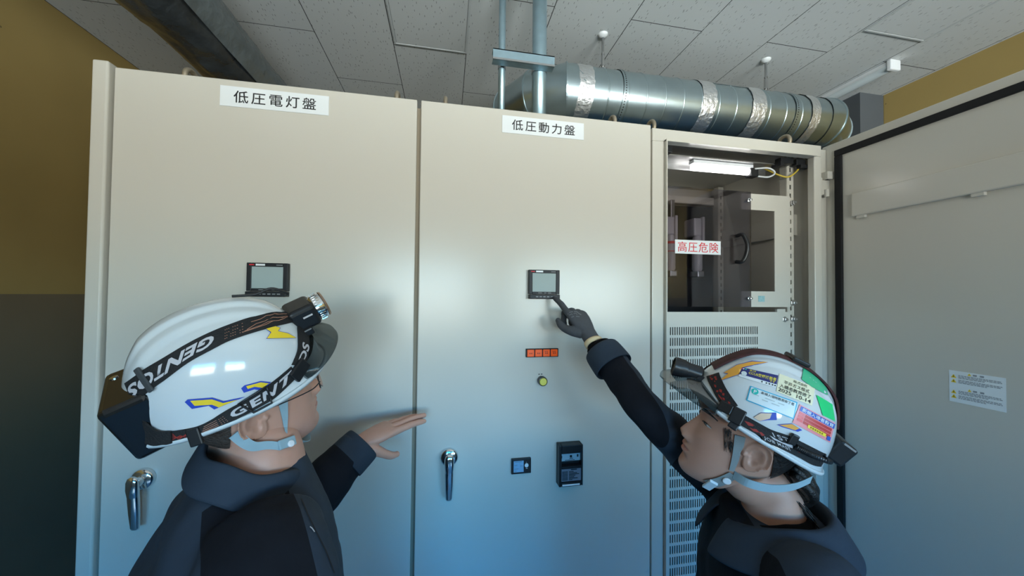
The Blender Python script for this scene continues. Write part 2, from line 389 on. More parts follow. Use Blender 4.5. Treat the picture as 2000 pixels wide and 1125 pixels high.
# perforated lower cover: real slots
bm = new_bm()
xs_ = [.784]; zs_ = [.40]
nx, nz = 41, 29
px0, pitch, sw = .8395, .00965, .0045
for i in range(nx): xs_ += [px0+i*pitch, px0+i*pitch+sw]
xs_.append(1.388)
zp, sh, ztop = .0412, .0305, 1.604
for j in reversed(range(nz)): zs_ += [ztop-j*zp-sh, ztop-j*zp]
zs_.append(1.662)
G = [[bm.verts.new((x, .06, z)) for x in xs_] for z in zs_]
for j in range(len(zs_)-1):
    for i in range(len(xs_)-1):
        if j % 2 == 1 and i % 2 == 1: continue
        bm.faces.new((G[j][i], G[j][i+1], G[j+1][i+1], G[j+1][i]))
bmesh.ops.delete(bm, geom=[v for v in bm.verts if not v.link_faces], context='VERTS')
bm = processed(bm, solid=.002); emit('perforated_cover', bm, M_paint, cabR)
bm = new_bm(); box(bm, .785, 1.40, .075, .085, .30, 1.60); emit('inner_shield', bm, M_board, cabR)
# C-shaped plate
bm = new_bm(); y0, y1 = .058, .061
P = [(1.157, 2.138), (1.388, 2.138), (1.388, 1.682), (1.157, 1.682), (1.157, 1.745), (1.312, 1.745), (1.312, 2.073), (1.157, 2.073)]
for seg in ((1.157, 1.388, 2.073, 2.138), (1.312, 1.388, 1.745, 2.073), (1.157, 1.388, 1.682, 1.745)): box(bm, seg[0], seg[1], y0, y1, seg[2], seg[3])
cp = emit('cover_plate', bm, M_paint, cabR)
for x, z in ((1.182, 2.108), (1.182, 1.716)):
    bm = new_bm(); lathe(bm, [(.008, 0), (.008, -.003), (.005, -.004), (.005, -.012), (.002, -.013)], (x, .0495, z), (0, 1, 0), 14); emit('wing_screw', bm, M_chrome, cp, angle=40)
bm = new_bm(); box(bm, 1.232, 1.262, .0568, .0578, 1.703, 1.727); emit('sticker', bm, mat('hologram_sticker', (.30, .50, .52), .25, noise_s=120, noise_a=.4), cp)
bm = new_bm(); box(bm, .785, 1.192, .050, .053, 1.682, 2.142); emit('acrylic_cover', bm, clear_mat('acrylic', (.72, .70, .74), .8), cabR)
for x, z in ((.80, 1.67), (1.34, 1.67)):
    bm = new_bm(); box(bm, x-.02, x+.02, .056, .064, z-.008, z+.004); emit('clip', bm, M_paint, cabR)
# black pull handle on the acrylic
bm = new_bm(); tube(bm, curve([(1.125, .049, 1.962), (1.128, .026, 1.965), (1.136, .018, 1.945), (1.140, .014, 1.915), (1.136, .018, 1.880), (1.126, .026, 1.858), (1.122, .049, 1.860)], 30), .0075, 12)
emit('pull_handle', bm, M_black, cabR, smooth=True)
# slotted uprights
def upright(x, y, w, z0, z1):
    bm = new_bm(); zs = [z0]; 
    z = z0+.02
    while z+.03 < z1: zs += [z, z+.018]; z += .036
    zs.append(z1); xs = [x, x+w*.4, x+w*.62, x+w]
    G = [[bm.verts.new((a, y, b)) for a in xs] for b in zs]
    for j in range(len(zs)-1):
        for i in range(3):
            if i == 1 and j % 2 == 1: continue
            bm.faces.new((G[j][i], G[j][i+1], G[j+1][i+1], G[j+1][i]))
    bm = processed(bm, solid=.003)
    for s in (x, x+w): box(bm, s-.0015, s+.0015, y, y+.03, z0, z1)
    emit('slotted_upright', bm, M_paint_in, cabR)
upright(1.385, .07, .032, .1, 2.31); upright(1.425, .49, .03, .1, 2.31)
for x, z in ((1.402, 2.112), (1.402, 1.70), (1.402, 1.634), (1.36, 1.632)):
    bm = new_bm(); lathe(bm, [(.012, 0), (.012, -.002), (.0085, -.003), (.0085, -.009), (.004, -.010), (.004, -.016)], (x, .06, z), (0, 1, 0), 6); emit('bolt', bm, M_steel, cabR)
# insulating board and side stiffener
bm = new_bm(); box(bm, .77, 1.40, .50, .512, .9, 2.20, .003); emit('insulating_board', bm, M_board, cabR)
bm = new_bm(); box(bm, 1.445, 1.462, .09, .56, 1.985, 2.075, .003); emit('side_stiffener', bm, M_paint_in, cabR)
for i, x in enumerate((.758, 1.0, 1.06)):
    pass
bm = new_bm(); box(bm, .757, 1.46, .52, .55, 2.22, 2.26, .003); emit('crossbar', bm, M_paint_in, cabR)
for x in (1.06, 1.13):
    bm = new_bm(); box(bm, x, x+.022, .47, .498, 2.02, 2.22, .002); emit('busbar', bm, M_steel, cabR)
# open door, swung out at right angles
DX = 1.53
bm = new_bm(); box(bm, DX, DX+.026, -.78, .043, .07, 2.346, .0035, 3); dR = emit('door', bm, M_paint, cabR)
bm = new_bm()
for a in ((-.765, -.010, 2.287, 2.312), (-.035, -.010, .11, 2.2871), (-.765, -.74, .11, 2.2871), (-.74, -.035, .11, .135)): box(bm, DX-.010, DX+.002, a[0], a[1], a[2], a[3], .003)
emit('gasket', bm, M_blackmat, dR)
bm = new_bm(); box(bm, DX-.014, DX+.002, -.70, -.072, 2.032, 2.121, .004)
for y in (-.10, -.395, -.68): box(bm, DX-.010, DX+.002, y-.014, y+.014, 2.022, 2.035, .002)
emit('stiffener', bm, M_paint, dR)
bm = new_bm(); box(bm, DX-.03, DX, -.003, .041, 2.20, 2.2325, .003); 
emit('hinge_leaf', bm, M_paint, dR)
for z0 in (2.17, 1.30, .35):
    bm = new_bm()
    box(bm, 1.482, 1.53, .012, .030, z0-.03, z0+.03, .003)
    for dz in (-.04, .03): lathe(bm, [(.0085, 0), (.0085, .03)], (1.508, .008, z0+dz), (0, 0, 1), 14)
    box(bm, 1.474, 1.486, .006, .034, z0-.036, z0+.036, .002)
    emit('hinge', bm, M_paint, dR, angle=40)
bm = new_bm(); box(bm, 1.476, 1.528, .026, .040, .08, 2.33); emit('hinge_post', bm, M_paint, cabR)

# ------------------------------------------------------------------ lamp in the open cabinet
t = thing('cabinet_lamp', 'bright white tube lamp fixed under the roof of the open cabinet', 'lamp', (1.09, .09, 2.26))
bm = new_bm(); tube(bm, [(.955, .085, 2.236), (1.215, .085, 2.236)], .0135, 16); emit('tube', bm, M_led, t, smooth=True)
bm = new_bm(); box(bm, .95, 1.225, .07, .10, 2.249, 2.262, .002); emit('tube_holder', bm, M_white, t)
bm = new_bm(); box(bm, .80, 1.345, .055, .135, 2.263, 2.267); box(bm, .80, 1.345, .131, .135, 2.24, 2.267); emit('mounting_plate', bm, M_steel, t)
bm = new_bm(); box(bm, 1.212, 1.248, .068, .10, 2.214, 2.249, .003); emit('end_socket', bm, M_black, t)
for x in (.80, 1.345):
    bm = new_bm(); box(bm, x-.03, x+.03, .03, .06, 2.262, 2.286, .003); box(bm, x-.035, x-.02, .028, .07, 2.25, 2.27); emit('bracket', bm, M_black, t)
def cable(pts, r, m, label, cat='cable'):
    bm = new_bm(); tube(bm, curve(pts, 30), r, 8); return tag(emit('cable', bm, m, smooth=True), label, cat)
M_ycab = mat('yellow_cable', (.62, .45, .06), .45); M_wcab = mat('white_cable', (.7, .72, .72), .4)
cable([(1.31, .10, 2.262), (1.33, .06, 2.225), (1.37, .05, 2.215), (1.41, .05, 2.24), (1.425, .05, 2.262)], .0035, M_ycab, 'yellow cable sagging under the roof of the open cabinet at its right corner')
cable([(1.23, .07, 2.245), (1.27, .045, 2.242), (1.30, .045, 2.225), (1.285, .06, 2.212), (1.24, .075, 2.218)], .0035, M_wcab, 'white cable looping from the end of the cabinet tube lamp')
bm = new_bm(); box(bm, 1.395, 1.44, .035, .06, 2.262, 2.287, .003); box(bm, 1.41, 1.45, .03, .05, 2.25, 2.265, .002); tag(emit('limit_switch', bm, M_black), 'small black door switch in the upper right corner of the open cabinet', 'switch')

# grey fuse holders
def fuse(x, label):
    y = .44
    t = thing('fuse_holder', label, 'fuse', (x, .49, 2.0), group='grey fuse holders on the black board')
    bm = new_bm(); lathe(bm, [(.018, -.11), (.024, -.10), (.024, -.02), (.021, -.01), (.022, .0), (.022, .06), (.016, .07), (.016, .09)], (x, y, 1.96), (0, 0, 1), 24); emit('body', bm, M_grey, t, angle=40)
    bm = new_bm(); box(bm, x-.032, x+.012, y-.02, y+.06, 2.03, 2.12, .006); box(bm, x+.008, x+.022, y-.03, y-.01, 2.0, 2.125, .003); emit('upper_contact', bm, M_grey, t)
    bm = new_bm(); box(bm, x-.02, x+.018, y-.03, y+.03, 1.82, 1.85, .004); box(bm, x-.008, x+.008, y+.0, y+.06, 1.825, 1.845); emit('lower_clip', bm, M_steel, t)
    bm = new_bm(); lathe(bm, [(.0245, 0), (.0245, .012)], (x, y, 1.985), (0, 0, 1), 24); emit('red_band', bm, M_red, t)
    bm = new_bm(); lathe(bm, [(.0247, 0), (.0247, .004)], (x, y, 1.945), (0, 0, 1), 24); emit('red_band', bm, M_red, t)
fuse(1.105, 'grey fuse holder in the open cabinet, left one at the frame edge')
fuse(1.258, 'grey fuse holder in the open cabinet, right one behind the danger sign')

# ------------------------------------------------------------------ signs
def sign(name, x0, x1, z0, z1, y, text, h, m_ink, label, sp=1.0, bold=.0, w=None, th=.0015):
    t = thing(name, label, 'sign', ((x0+x1)/2, y, (z0+z1)/2))
    bm = new_bm(); box(bm, x0, x1, y-th, y, z0, z1, .0004, 1); emit('plate', bm, M_signw, t)
    tb = text_bm(text, h, .0003, bold, sp, width=w); tb.transform(on_panel((x0+x1)/2, y-th-.0004, (z0+z1)/2)); emit('lettering', tb, m_ink, t)
    return t
sign('nameplate', -.654, -.361, 2.262, 2.3215, -.0005, '低圧電灯盤', .038, M_ink, 'white nameplate reading 低圧電灯盤 at the top of the left door', 1.3, .0002, .222)
sign('nameplate', .175, .463, 2.262, 2.3205, -.0005, '低圧動力盤', .038, M_ink, 'white nameplate reading 低圧動力盤 at the top of the middle door', 1.3, .0002, .222)
sign('danger_sign', .853, 1.052, 1.885, 1.938, .0495, '高圧危険', .042, M_red, 'white sign with red lettering 高圧危険 on the clear acrylic cover', 1.1, 0, .176)
M_grey_txt = mat('grey_print', (.30, .31, .33), .6)
t = thing('warning_label', 'white warning label with yellow triangles on the inside of the open door', 'label', (DX, -.38, 1.455))
bm = new_bm(); box(bm, DX-.0008, DX-.0001, -.438, -.326, 1.408, 1.503); emit('sheet', bm, M_signw, t)
bm = new_bm(); b3 = new_bm(); rnd = random.Random(3)
def dquad(b, u0, u1, v0, v1, dx=.0011):
    b.faces.new([b.verts.new((DX-dx, -.326-u, 1.503-v)) for u, v in ((u0, v0), (u1, v0), (u1, v1), (u0, v1))])
for blk in (0, .047):
    dquad(bm, .050, .058, blk+.004, blk+.009); dquad(bm, .064, .072, blk+.004, blk+.009)
    for q, vv in enumerate((.012, .026)):
        for l in range(3):
            v = blk+vv+l*.0038; u = .020
            while u < .104-(.03 if l == 2 else 0):
                w = rnd.uniform(.003, .008); dquad(bm, u, min(u+w, .106), v, v+.0022); u += w+.0012
        v = blk+vv-.001
        b2 = new_bm(); b2.faces.new([b2.verts.new((DX-.0011, -.326-a, 1.503-b)) for a, b in ((.010, v), (.016, v+.011), (.004, v+.011))]); emit('warning_triangle', b2, M_yel, t)
        dquad(b3, .0093, .0107, v+.004, v+.009, .0013)
    b2 = new_bm(); b2.faces.new([b2.verts.new((DX-.0011, -.326-a, 1.503-b)) for a, b in ((.043, blk+.002), (.047, blk+.0095), (.039, blk+.0095))]); emit('warning_triangle', b2, M_yel, t)
emit('fine_print', bm, M_grey_txt, t); emit('exclamation_mark', b3, M_ink, t)

# ------------------------------------------------------------------ devices on the doors
M_bez = mat('meter_bezel', (.014, .015, .018), .45, spec=.35, noise_s=40, noise_a=.3)
M_lcd = mat('meter_screen', (.36, .43, .42), .45, spec=.25, noise_s=12, noise_a=.06)
M_lcdm = mat('screen_mark', (.16, .20, .21), .4)
def meter(x0, x1, z0, z1, label):
    t = thing('panel_meter', label, 'meter', ((x0+x1)/2, 0, (z0+z1)/2), group='square black panel meters')
    zb = z0+.016; f = .0125
    bm = new_bm()
    box(bm, x0, x1, -.014, 0, zb, z1, .002); emit('case', bm, M_bez, t)
    bm = new_bm(); box(bm, x0, x0+f, -.018, -.013, zb, z1, .0015); box(bm, x1-f, x1, -.018, -.013, zb, z1, .0015); box(bm, x0+f, x1-f, -.018, -.013, zb, zb+.008, .0012); box(bm, x0+f, x1-f, -.018, -.013, z1-.011, z1, .0012); emit('bezel', bm, M_bez, t)
    bm = new_bm(); box(bm, x0+f, x1-f, -.0155, -.0142, zb+.008, z1-.011); emit('screen', bm, M_lcd, t)
    bm = new_bm(); box(bm, x0+.001, x1-.001, -.026, 0, z0, zb-.001, .002)
    emit('button_strip', bm, M_bez, t)
    bm = new_bm()
    for k in range(6): box(bm, x0+.022+k*.0125, x0+.030+k*.0125, -.0268, -.0255, z0+.006, z0+.009)
    for a, b in ((.30, .42), (.50, .56), (.62, .72)): box(bm, x0+(x1-x0)*a, x0+(x1-x0)*b, -.0187, -.0178, zb+.003, zb+.005)
    box(bm, x1-.030, x1-.014, -.0187, -.0178, z1-.007, z1-.005)
    emit('button_marks', bm, mat('meter_print', (.25, .26, .27), .5), t)
    bm = new_bm(); box(bm, x0+.024, x0+.048, -.0187, -.0178, z1-.0085, z1-.003); emit('name_tag', bm, M_white, t)
    bm = new_bm(); box(bm, x0+.007, x0+.020, -.0187, -.0178, z1-.0075, z1-.0045); emit('red_mark', bm, M_red, t)
meter(-.566, -.458, 1.708, 1.806, 'square black panel meter with grey screen on the left door, above the white hard hat')
meter(.268, .374, 1.708, 1.805, 'square black panel meter on the middle door, touched by the gloved finger')

t = thing('indicator_lamps', 'row of four small orange indicator lamps in a black frame on the middle door', 'indicator lamp', (.319, 0, 1.527))
bm = new_bm(); box(bm, .263, .375, -.008, 0, 1.513, 1.5415, .0015); emit('housing', bm, M_bez, t)
M_or = mat('orange_lens', (.85, .10, .012), .3, coat=.3, noise_s=60, noise_a=.12, emis=(1, .12, .01), es=.18)
M_ordk = mat('dark_orange_print', (.30, .03, .01), .5)
for k in range(4):
    x = .2665+k*.02705
    bm = new_bm(); box(bm, x, x+.0235, -.011, -.007, 1.5155, 1.539, .0015); l = emit('lens', bm, M_or, t)
    bm = new_bm()
    for a in ((.007, .0105), (.013, .0165)):
        box(bm, x+a[0], x+a[1], -.0114, -.0108, 1.5245, 1.5285)
        if k >= 2: box(bm, x+a[0]-.001, x+a[1]-.001, -.0114, -.0108, 1.5305, 1.5335)
    emit('print', bm, M_ordk, l)
t = thing('push_button', 'round yellow push button with black collar on the middle door', 'button', (.319, 0, 1.434))
bm = new_bm(); lathe(bm, [(.0155, 0), (.0155, -.010), (.0148, -.020), (.0130, -.0205), (.0125, -.017)], (.319, 0, 1.434), (0, 1, 0), 32, cap=False); emit('collar', bm, M_black, t, angle=40)
bm = new_bm(); lathe(bm, [(.0124, -.010), (.0124, -.0215), (.0112, -.023), (.002, -.0232)], (.319, 0, 1.434), (0, 1, 0), 28); emit('cap', bm, mat('yellow_cap', (.72, .68, .12), .4, noise_s=90, noise_a=.08), t, angle=40)
bm = new_bm()
for a in (.3075, .3105, .3165, .319): box(bm, a, a+.0022, -.0012, -.0002, 1.4535, 1.4563)
emit('print', bm, M_ink, t)
t = thing('display_unit', 'small black display unit with round white key on the middle door', 'control unit', (.249, 0, 1.158))
bm = new_bm(); box(bm, .217, .283, -.010, 0, 1.133, 1.182, .0015); emit('case', bm, M_black, t)
bm = new_bm(); box(bm, .224, .2575, -.0108, -.0095, 1.1395, 1.176); emit('screen', bm, mat('blue_screen', (.22, .42, .60), .25, coat=.2, noise_s=80, noise_a=.15), t)
bm = new_bm()
for u0, u1, v in ((.227, .252, .1735), (.226, .236, .163), (.246, .255, .160), (.226, .240, .151), (.227, .234, .1445)): box(bm, u0, u1, -.0112, -.0106, 1+v-.0012, 1+v)
emit('screen_text', bm, M_lcdm, t)
bm = new_bm(); lathe(bm, [(.0065, 0), (.0065, -.003), (.006, -.0035)], (.267, -.0095, 1.1605), (0, 1, 0), 20); lathe(bm, [(.003, 0), (.003, -.0012)], (.267, -.0128, 1.1605), (0, 1, 0), 12); emit('round_key', bm, M_white, t)
bm = new_bm(); box(bm, .266, .268, -.0107, -.0095, 1.1693, 1.1705); box(bm, .265, .271, -.0107, -.0095, 1.149, 1.1505); emit('print', bm, M_white, t)
t = thing('breaker_unit', 'tall black breaker unit with clear window and grey rating plate on the middle door', 'control unit', (.411, 0, 1.157))
x0, x1, z0, z1, dp = .372, .455, 1.09, 1.225, -.034
bm = new_bm(); box(bm, x0, x1, -.012, 0, z0, z1, .002); box(bm, x0, x0+.009, dp, -.011, z0, z1, .0025); box(bm, x1-.006, x1, dp, -.011, z0, z1, .0025)
box(bm, x0+.009, x1-.006, dp, -.011, 1.197, z1, .0025); box(bm, x0+.009, x1-.006, dp, -.011, 1.148, 1.156, .001); box(bm, x0+.009, x1-.006, dp, -.011, z0, 1.104, .0025); emit('case', bm, M_black, t)
bm = new_bm(); box(bm, x0+.009, x1-.006, -.020, -.011, 1.168, 1.197); emit('window_plate', bm, mat('plate_grey_blue', (.34, .46, .52), .3), t)
bm = new_bm(); lathe(bm, [(.0042, 0), (.0042, -.001)], (.417, -.0201, 1.183), (0, 1, 0), 16); box(bm, .412, .424, -.0212, -.02, 1.1755, 1.177); box(bm, x0+.011, x0+.014, -.0212, -.02, 1.178, 1.186); box(bm, .438, .443, -.0212, -.02, 1.18, 1.188); box(bm, .396, .430, -.0212, -.02, 1.1702, 1.1714); emit('print', bm, M_ink, t)
bm = new_bm(); box(bm, x0+.009, x1-.006, -.030, -.011, 1.106, 1.147); emit('rating_plate', bm, mat('plate_dark_grey', (.17, .20, .25), .35), t)
bm = new_bm()
for r_ in range(7):
    for c_ in range(3): box(bm, x0+.012+c_*.0065, x0+.0172+c_*.0065, -.0312, -.0298, 1.110+r_*.0044, 1.1122+r_*.0044)
    box(bm, x0+.035, x0+.035+(.012, .030, .018, .022, .035, .028, .016)[r_], -.0312, -.0298, 1.110+r_*.0044, 1.1118+r_*.0044)
box(bm, x0+.042, x0+.062, -.0312, -.0298, 1.1425, 1.1452); emit('fine_print', bm, M_ink, t)
bm = new_bm(); box(bm, x0+.011, x1-.012, dp-.001, dp+.002, 1.0935, 1.0985); emit('white_strip', bm, M_white, t)

# ------------------------------------------------------------------ ducts and pipes
DY, DZ, DR = .71, 2.842, .150
t = thing('round_duct', 'round galvanised spiral duct hung across behind the cabinet tops', 'duct', (1.5, DY, DZ))
bm = new_bm(); tube(bm, [(.72, DY, DZ), (2.30, DY, DZ)], DR, 56, cap=False); emit('straight_duct', bm, M_galv, t, smooth=True)
def elbow(x, s):
    pts = [Vector((x, DY, DZ)), Vector((x+s*.06, DY, DZ)), Vector((x+s*.20, DY+.085, DZ)), Vector((x+s*.285, DY+.235, DZ)), Vector((x+s*.285, DY+.34, DZ)), Vector((x+s*.285, Y1-.003, DZ))]
    for k in range(len(pts)-1):
        pass
    rings = []
    for i, p in enumerate(pts):
        a = (pts[i]-pts[i-1]).normalized() if i else (pts[1]-pts[0]).normalized()
        b = (pts[i+1]-pts[i]).normalized() if i < len(pts)-1 else a
        tn = (a+b).normalized(); side = Vector((0, 0, 1)); h = tn.cross(side); k = 1/max(.5, a.dot(tn))
        rings.append([p + side*(DR+.004)*cos(2*pi*j/56) + h*((DR+.004)*k*sin(2*pi*j/56)) for j in range(56)])
    bm = new_bm(); loft(bm, rings, False); emit('elbow', bm, M_galv, t, angle=20)
    bm = new_bm()
    for r in rings[1:-1]:
        c = sum((Vector(v) for v in r), Vector())/56
        o1 = [c+(v-c)*1.028 for v in r]; n = (Vector(r[0])-c).cross(Vector(r[14])-c).normalized()*.004
        loft(bm, [[v-n for v in o1], [v+n for v in o1]], True)
    emit('elbow_seam', bm, M_galv, t)
elbow(.70, -1); elbow(2.28, 1)
bm = new_bm()
x = .83
while x < 2.25:
    rings = []
    for k in range(-2, 3):
        rings.append([Vector((x+k*.0022+.05*j/56-.025, DY+(DR+.0028*(1-abs(k)/2))*cos(2*pi*j/56), DZ+(DR+.0028*(1-abs(k)/2))*sin(2*pi*j/56))) for j in range(56)])
    loft(bm, rings, False); x += .112
emit('spiral_seam', bm, M_galv, t, smooth=True)
def band(x0, x1, name, m, r, n=72, jit=0, seed=1):
    rd = random.Random(seed); bm = new_bm(); rings = []
    K = 7
    for k in range(K):
        x = x0+(x1-x0)*k/(K-1)
        rings.append([(x+(rd.uniform(-.003, .003)*jit if k in (0, K-1) else 0), DY+(r+rd.uniform(0, .0022)*jit)*cos(2*pi*j/n), DZ+(r+rd.uniform(0, .0022)*jit)*sin(2*pi*j/n)) for j in range(n)])
    loft(bm, rings, False); emit(name, bm, m, t, smooth=True)
for i, (a, b) in enumerate(((1127, 1156), (1364, 1391), (1460, 1486), (1574, 1590))):
    band(at(a, 170, y=DY-DR*.75).x, at(b, 175, y=DY-DR*.75).x, 'tape_band', M_tape, DR+.0035, jit=1, seed=i)
bm = new_bm(); box(bm, at(1392, 170, y=DY-.1).x, at(1460, 175, y=DY-.1).x, DY-.109, DY-.104, DZ+.108, DZ+.112); emit('lap_seam', bm, M_steel, t)
M_cup = mat('white_cup', (.72, .74, .74), .5)
def hanger(x, label):
    t = thing('duct_hanger', label, 'hanger', (x, DY, ZC), group='threaded rod hangers of the round duct')
    bm = new_bm(); lathe(bm, [(.028, 0), (.026, -.008), (.018, -.014), (.007, -.018)], (x, DY, ZC), (0, 0, 1), 24); emit('ceiling_cup', bm, M_cup, t, angle=60)
    bm = new_bm(); tube(bm, [(x, DY, ZC-.02), (x, DY, DZ+DR+.015)], .0065, 10); emit('rod', bm, M_steel, t, smooth=True)
    bm = new_bm(); tube(bm, [(x, DY, ZC-.125), (x, DY, ZC-.185)], .0105, 6); tube(bm, [(x, DY, ZC-.108), (x, DY, ZC-.118)], .010, 6); emit('turnbuckle', bm, M_steel, t)
    bm = new_bm(); box(bm, x-.012, x+.012, DY-.004, DY+.004, DZ+DR+.005, DZ+DR+.035, .002); lathe(bm, [(.007, -.02), (.007, .02)], (x, DY, DZ+DR+.022), (0, 1, 0), 6)
    box(bm, x-.014, x+.03, DY-.016, DY+.016, DZ+DR+.0035, DZ+DR+.008); emit('clamp', bm, M_steel, t)
    rings = []
    for k in (0, 1):
        rings.append([(x+.052+k*.026, DY+(DR+.0042)*cos(2*pi*j/64), DZ+(DR+.0042)*sin(2*pi*j/64)) for j in range(64)])
    bm = new_bm(); loft(bm, rings, False); s = emit('strap', bm, M_galv, t, smooth=True)
    bm = new_bm()
    for j in range(72):
        a = 2*pi*j/72; rd = Vector((0, cos(a), sin(a))); tg = Vector((0, -sin(a), cos(a))); c = Vector((x+.065, DY, DZ))+rd*(DR+.0047)
        bm.faces.new([bm.verts.new(c+Vector((.0035*cos(q), 0, 0))+tg*.0035*sin(q)) for q in [pi/3*i for i in range(6)]])
    emit('strap_holes', bm, M_black, s)
hanger(.862, 'thin steel rod hanger with white ceiling cup holding the duct near the vertical pipes')
hanger(1.960, 'thin steel rod hanger with white ceiling cup holding the duct near its right end')

# wrapped duct on the left running to the back wall
t = thing('wrapped_duct', 'dark film wrapped duct under the ceiling running back above the left cabinet', 'duct', (-1.18, 0, 2.99))
def axis_r(y): return Vector((-1.185, y, 2.985))
def wrap(name, r, y0, y1, m, jit, n=60, rows=140, seed=0, a0=0, a1=2*pi, oz=0):
    bm = new_bm(); rings = []
    for k in range(rows+1):
        y = y0+(y1-y0)*k/rows; ring = []
        for j in range(n if a1-a0 > 6.2 else n+1):
            a = a0+(a1-a0)*j/n
            w = noise.noise(Vector((cos(a)*2.2+seed, sin(a)*2.2, y*5)))*jit + noise.noise(Vector((cos(a)*6+seed, sin(a)*6, y*15)))*jit*.5
            c = axis_r(y); ring.append((c.x+(r+w)*cos(a), y, c.z+oz+(r+w)*sin(a)))
        rings.append(ring)
    loft(bm, rings, False, closed=a1-a0 > 6.2)
    return emit(name, bm, m, t, smooth=True)
wrap('film_wrap', .150, -3.9, Y1-.003, M_foil, .016)
wrap('pale_film', .166, -3.9, Y1-.003, M_film, .007, seed=4, a0=radians(-36), a1=radians(30))
wrap('insulation_edge', .156, -3.9, Y1-.003, M_yellowins, .002, seed=7, a0=radians(120), a1=radians(188))
for i, y in enumerate((1.30,)):
    bm = new_bm(); rings = []
    for k in range(6):
        rings.append([(axis_r(y).x+(.163+.002*sin(9*j+k))*cos(2*pi*j/60), y+k*.006+.02*sin(2*pi*j/60), axis_r(y).z+(.163+.002*sin(9*j+k))*sin(2*pi*j/60)) for j in range(60)])
    loft(bm, rings, False); emit('tape_band', bm, M_film, t, smooth=True)

# vertical pipes with their strut
def pipe(x, y, r, label):
    bm = new_bm(); tube(bm, [(x, y, 2.332), (x, y, ZC)], r, 28)
    t = emit('conduit_pipe', bm, M_galvpipe, smooth=True); tag(t, label, 'pipe', 'galvanised conduit pipes rising to the ceiling')
PY = .33
pipe(at(981, 50, y=PY).x, PY, .0148, 'thin galvanised conduit pipe rising from the middle cabinet to the ceiling')
pipe(at(1054, 50, y=PY).x, PY, .0315, 'thick galvanised conduit pipe rising from the middle cabinet to the ceiling')
t = thing('strut_bracket', 'short steel strut channel clamped across the two vertical pipes', 'bracket', (.33, PY-.05, 2.72))
a = at(963, 105, y=PY-.07).x; b = at(1083, 118, y=PY-.07).x
bm = new_bm(); zc = at(1020, 112, y=PY-.07).z
box(bm, a, b, PY-.072, PY-.068, zc-.020, zc+.022); box(bm, a, b, PY-.072, PY-.033, zc+.018, zc+.022); box(bm, a, b, PY-.072, PY-.033, zc-.022, zc-.018)
emit('channel', bm, M_galvpipe, t)
bm = new_bm(); box(bm, a, b, PY-.075, PY-.072, zc-.024, zc-.016); emit('lip', bm, M_steel, t)
for x, r in ((at(981, 50, y=PY).x, .0148), (at(1054, 50, y=PY).x, .0315)):
    bm = new_bm(); rings = [[(x+(r+.002)*cos(q), PY+(r+.002)*sin(q), zc+dz) for q in [2*pi*j/24 for j in range(24)]] for dz in (-.016, .016)]; loft(bm, rings, False); emit('pipe_clamp', bm, M_steel, t, smooth=True)

# batten light on the ceiling
t = thing('batten_light', 'slim unlit ceiling batten light above the open door at upper right', 'ceiling light', (2.742, 1.15, ZC))
bm = new_bm(); box(bm, 2.715, 2.775, .57, 1.78, ZC-.03, ZC, .004); emit('body', bm, M_white, t)
bm = new_bm(); rings = [[(2.745+.036*cos(q), y, ZC-.03-.030*sin(q)) for q in [pi*j/12 for j in range(13)]] for y in (.57, 1.78)]
loft(bm, rings, True); emit('diffuser', bm, mat('diffuser', (.62, .68, .70), .25, coat=.3), t, angle=40)
for y in (.545, 1.78):
    bm = new_bm(); box(bm, 2.705, 2.785, y, y+.025, ZC-.066, ZC, .006); emit('end_cap', bm, M_white, t)
# ------------------------------------------------------------------ people: shared builders
M_skin = mat('skin_fair', (.57, .305, .220), .45, sss=.12, noise_s=35, noise_a=.06, bump=.03, bump_s=300)
M_skinw = mat('skin_tan', (.52, .28, .20), .45, sss=.12, noise_s=35, noise_a=.06, bump=.03, bump_s=300)
M_lip = mat('lips', (.46, .20, .155), .4, sss=.1, noise_s=200, noise_a=.06)
M_hair = mat('black_hair', (.012, .010, .009), .4, noise_s=120, noise_a=.4, bump=.4, bump_s=180)
M_stub = mat('short_hair', (.05, .037, .03), .7, noise_s=260, noise_a=.5, bump=.5, bump_s=260)
M_navy = mat('navy_cloth', (.030, .042, .060), .8, spec=.25, noise_s=30, noise_a=.12, bump=.06, bump_s=160)
M_dark = mat('black_cloth', (.009, .010, .014), .85, spec=.2, noise_s=30, noise_a=.12, bump=.06, bump_s=160)
M_shirt = mat('black_shirt', (.005, .005, .006), .9, spec=.15, noise_s=60, noise_a=.2)
M_shell = mat('white_helmet', (.63, .665, .68), .16, coat=.6, noise_s=6, noise_a=.02)
M_rimw = mat('helmet_rim', (.60, .65, .67), .3)
M_smoke = clear_mat('smoke_visor', (.46, .49, .50), .22, .12)
M_strap = mat('strap_black', (.012, .012, .013), .75, noise_s=90, noise_a=.3, bump=.25, bump_s=400)
M_strapt = mat('strap_letter', (.52, .50, .52), .7)
M_copper = mat('strap_copper', (.42, .20, .13), .6)
M_redpat = mat('strap_red', (.30, .025, .018), .7)
M_web = mat('chin_webbing', (.30, .42, .47), .8, noise_s=90, noise_a=.05, bump=.1, bump_s=900)
M_webg = mat('chin_webbing_grey', (.24, .27, .27), .8, noise_s=90, noise_a=.05, bump=.1, bump_s=900)
M_clip = mat('clear_buckle', (.62, .72, .78), .25, coat=.4)
M_glove = mat('grey_glove', (.075, .077, .085), .8, spec=.3, noise_s=60, noise_a=.12, bump=.15, bump_s=300)
M_cream = mat('cream_cuff', (.72, .56, .34), .8, noise_s=80, noise_a=.1)
M_eye = mat('eye_white', (.55, .52, .50), .2, coat=.5); M_iris = mat('iris_dark', (.012, .008, .006), .1, coat=.8)
M_nail = mat('nail', (.62, .34, .28), .25, coat=.3)
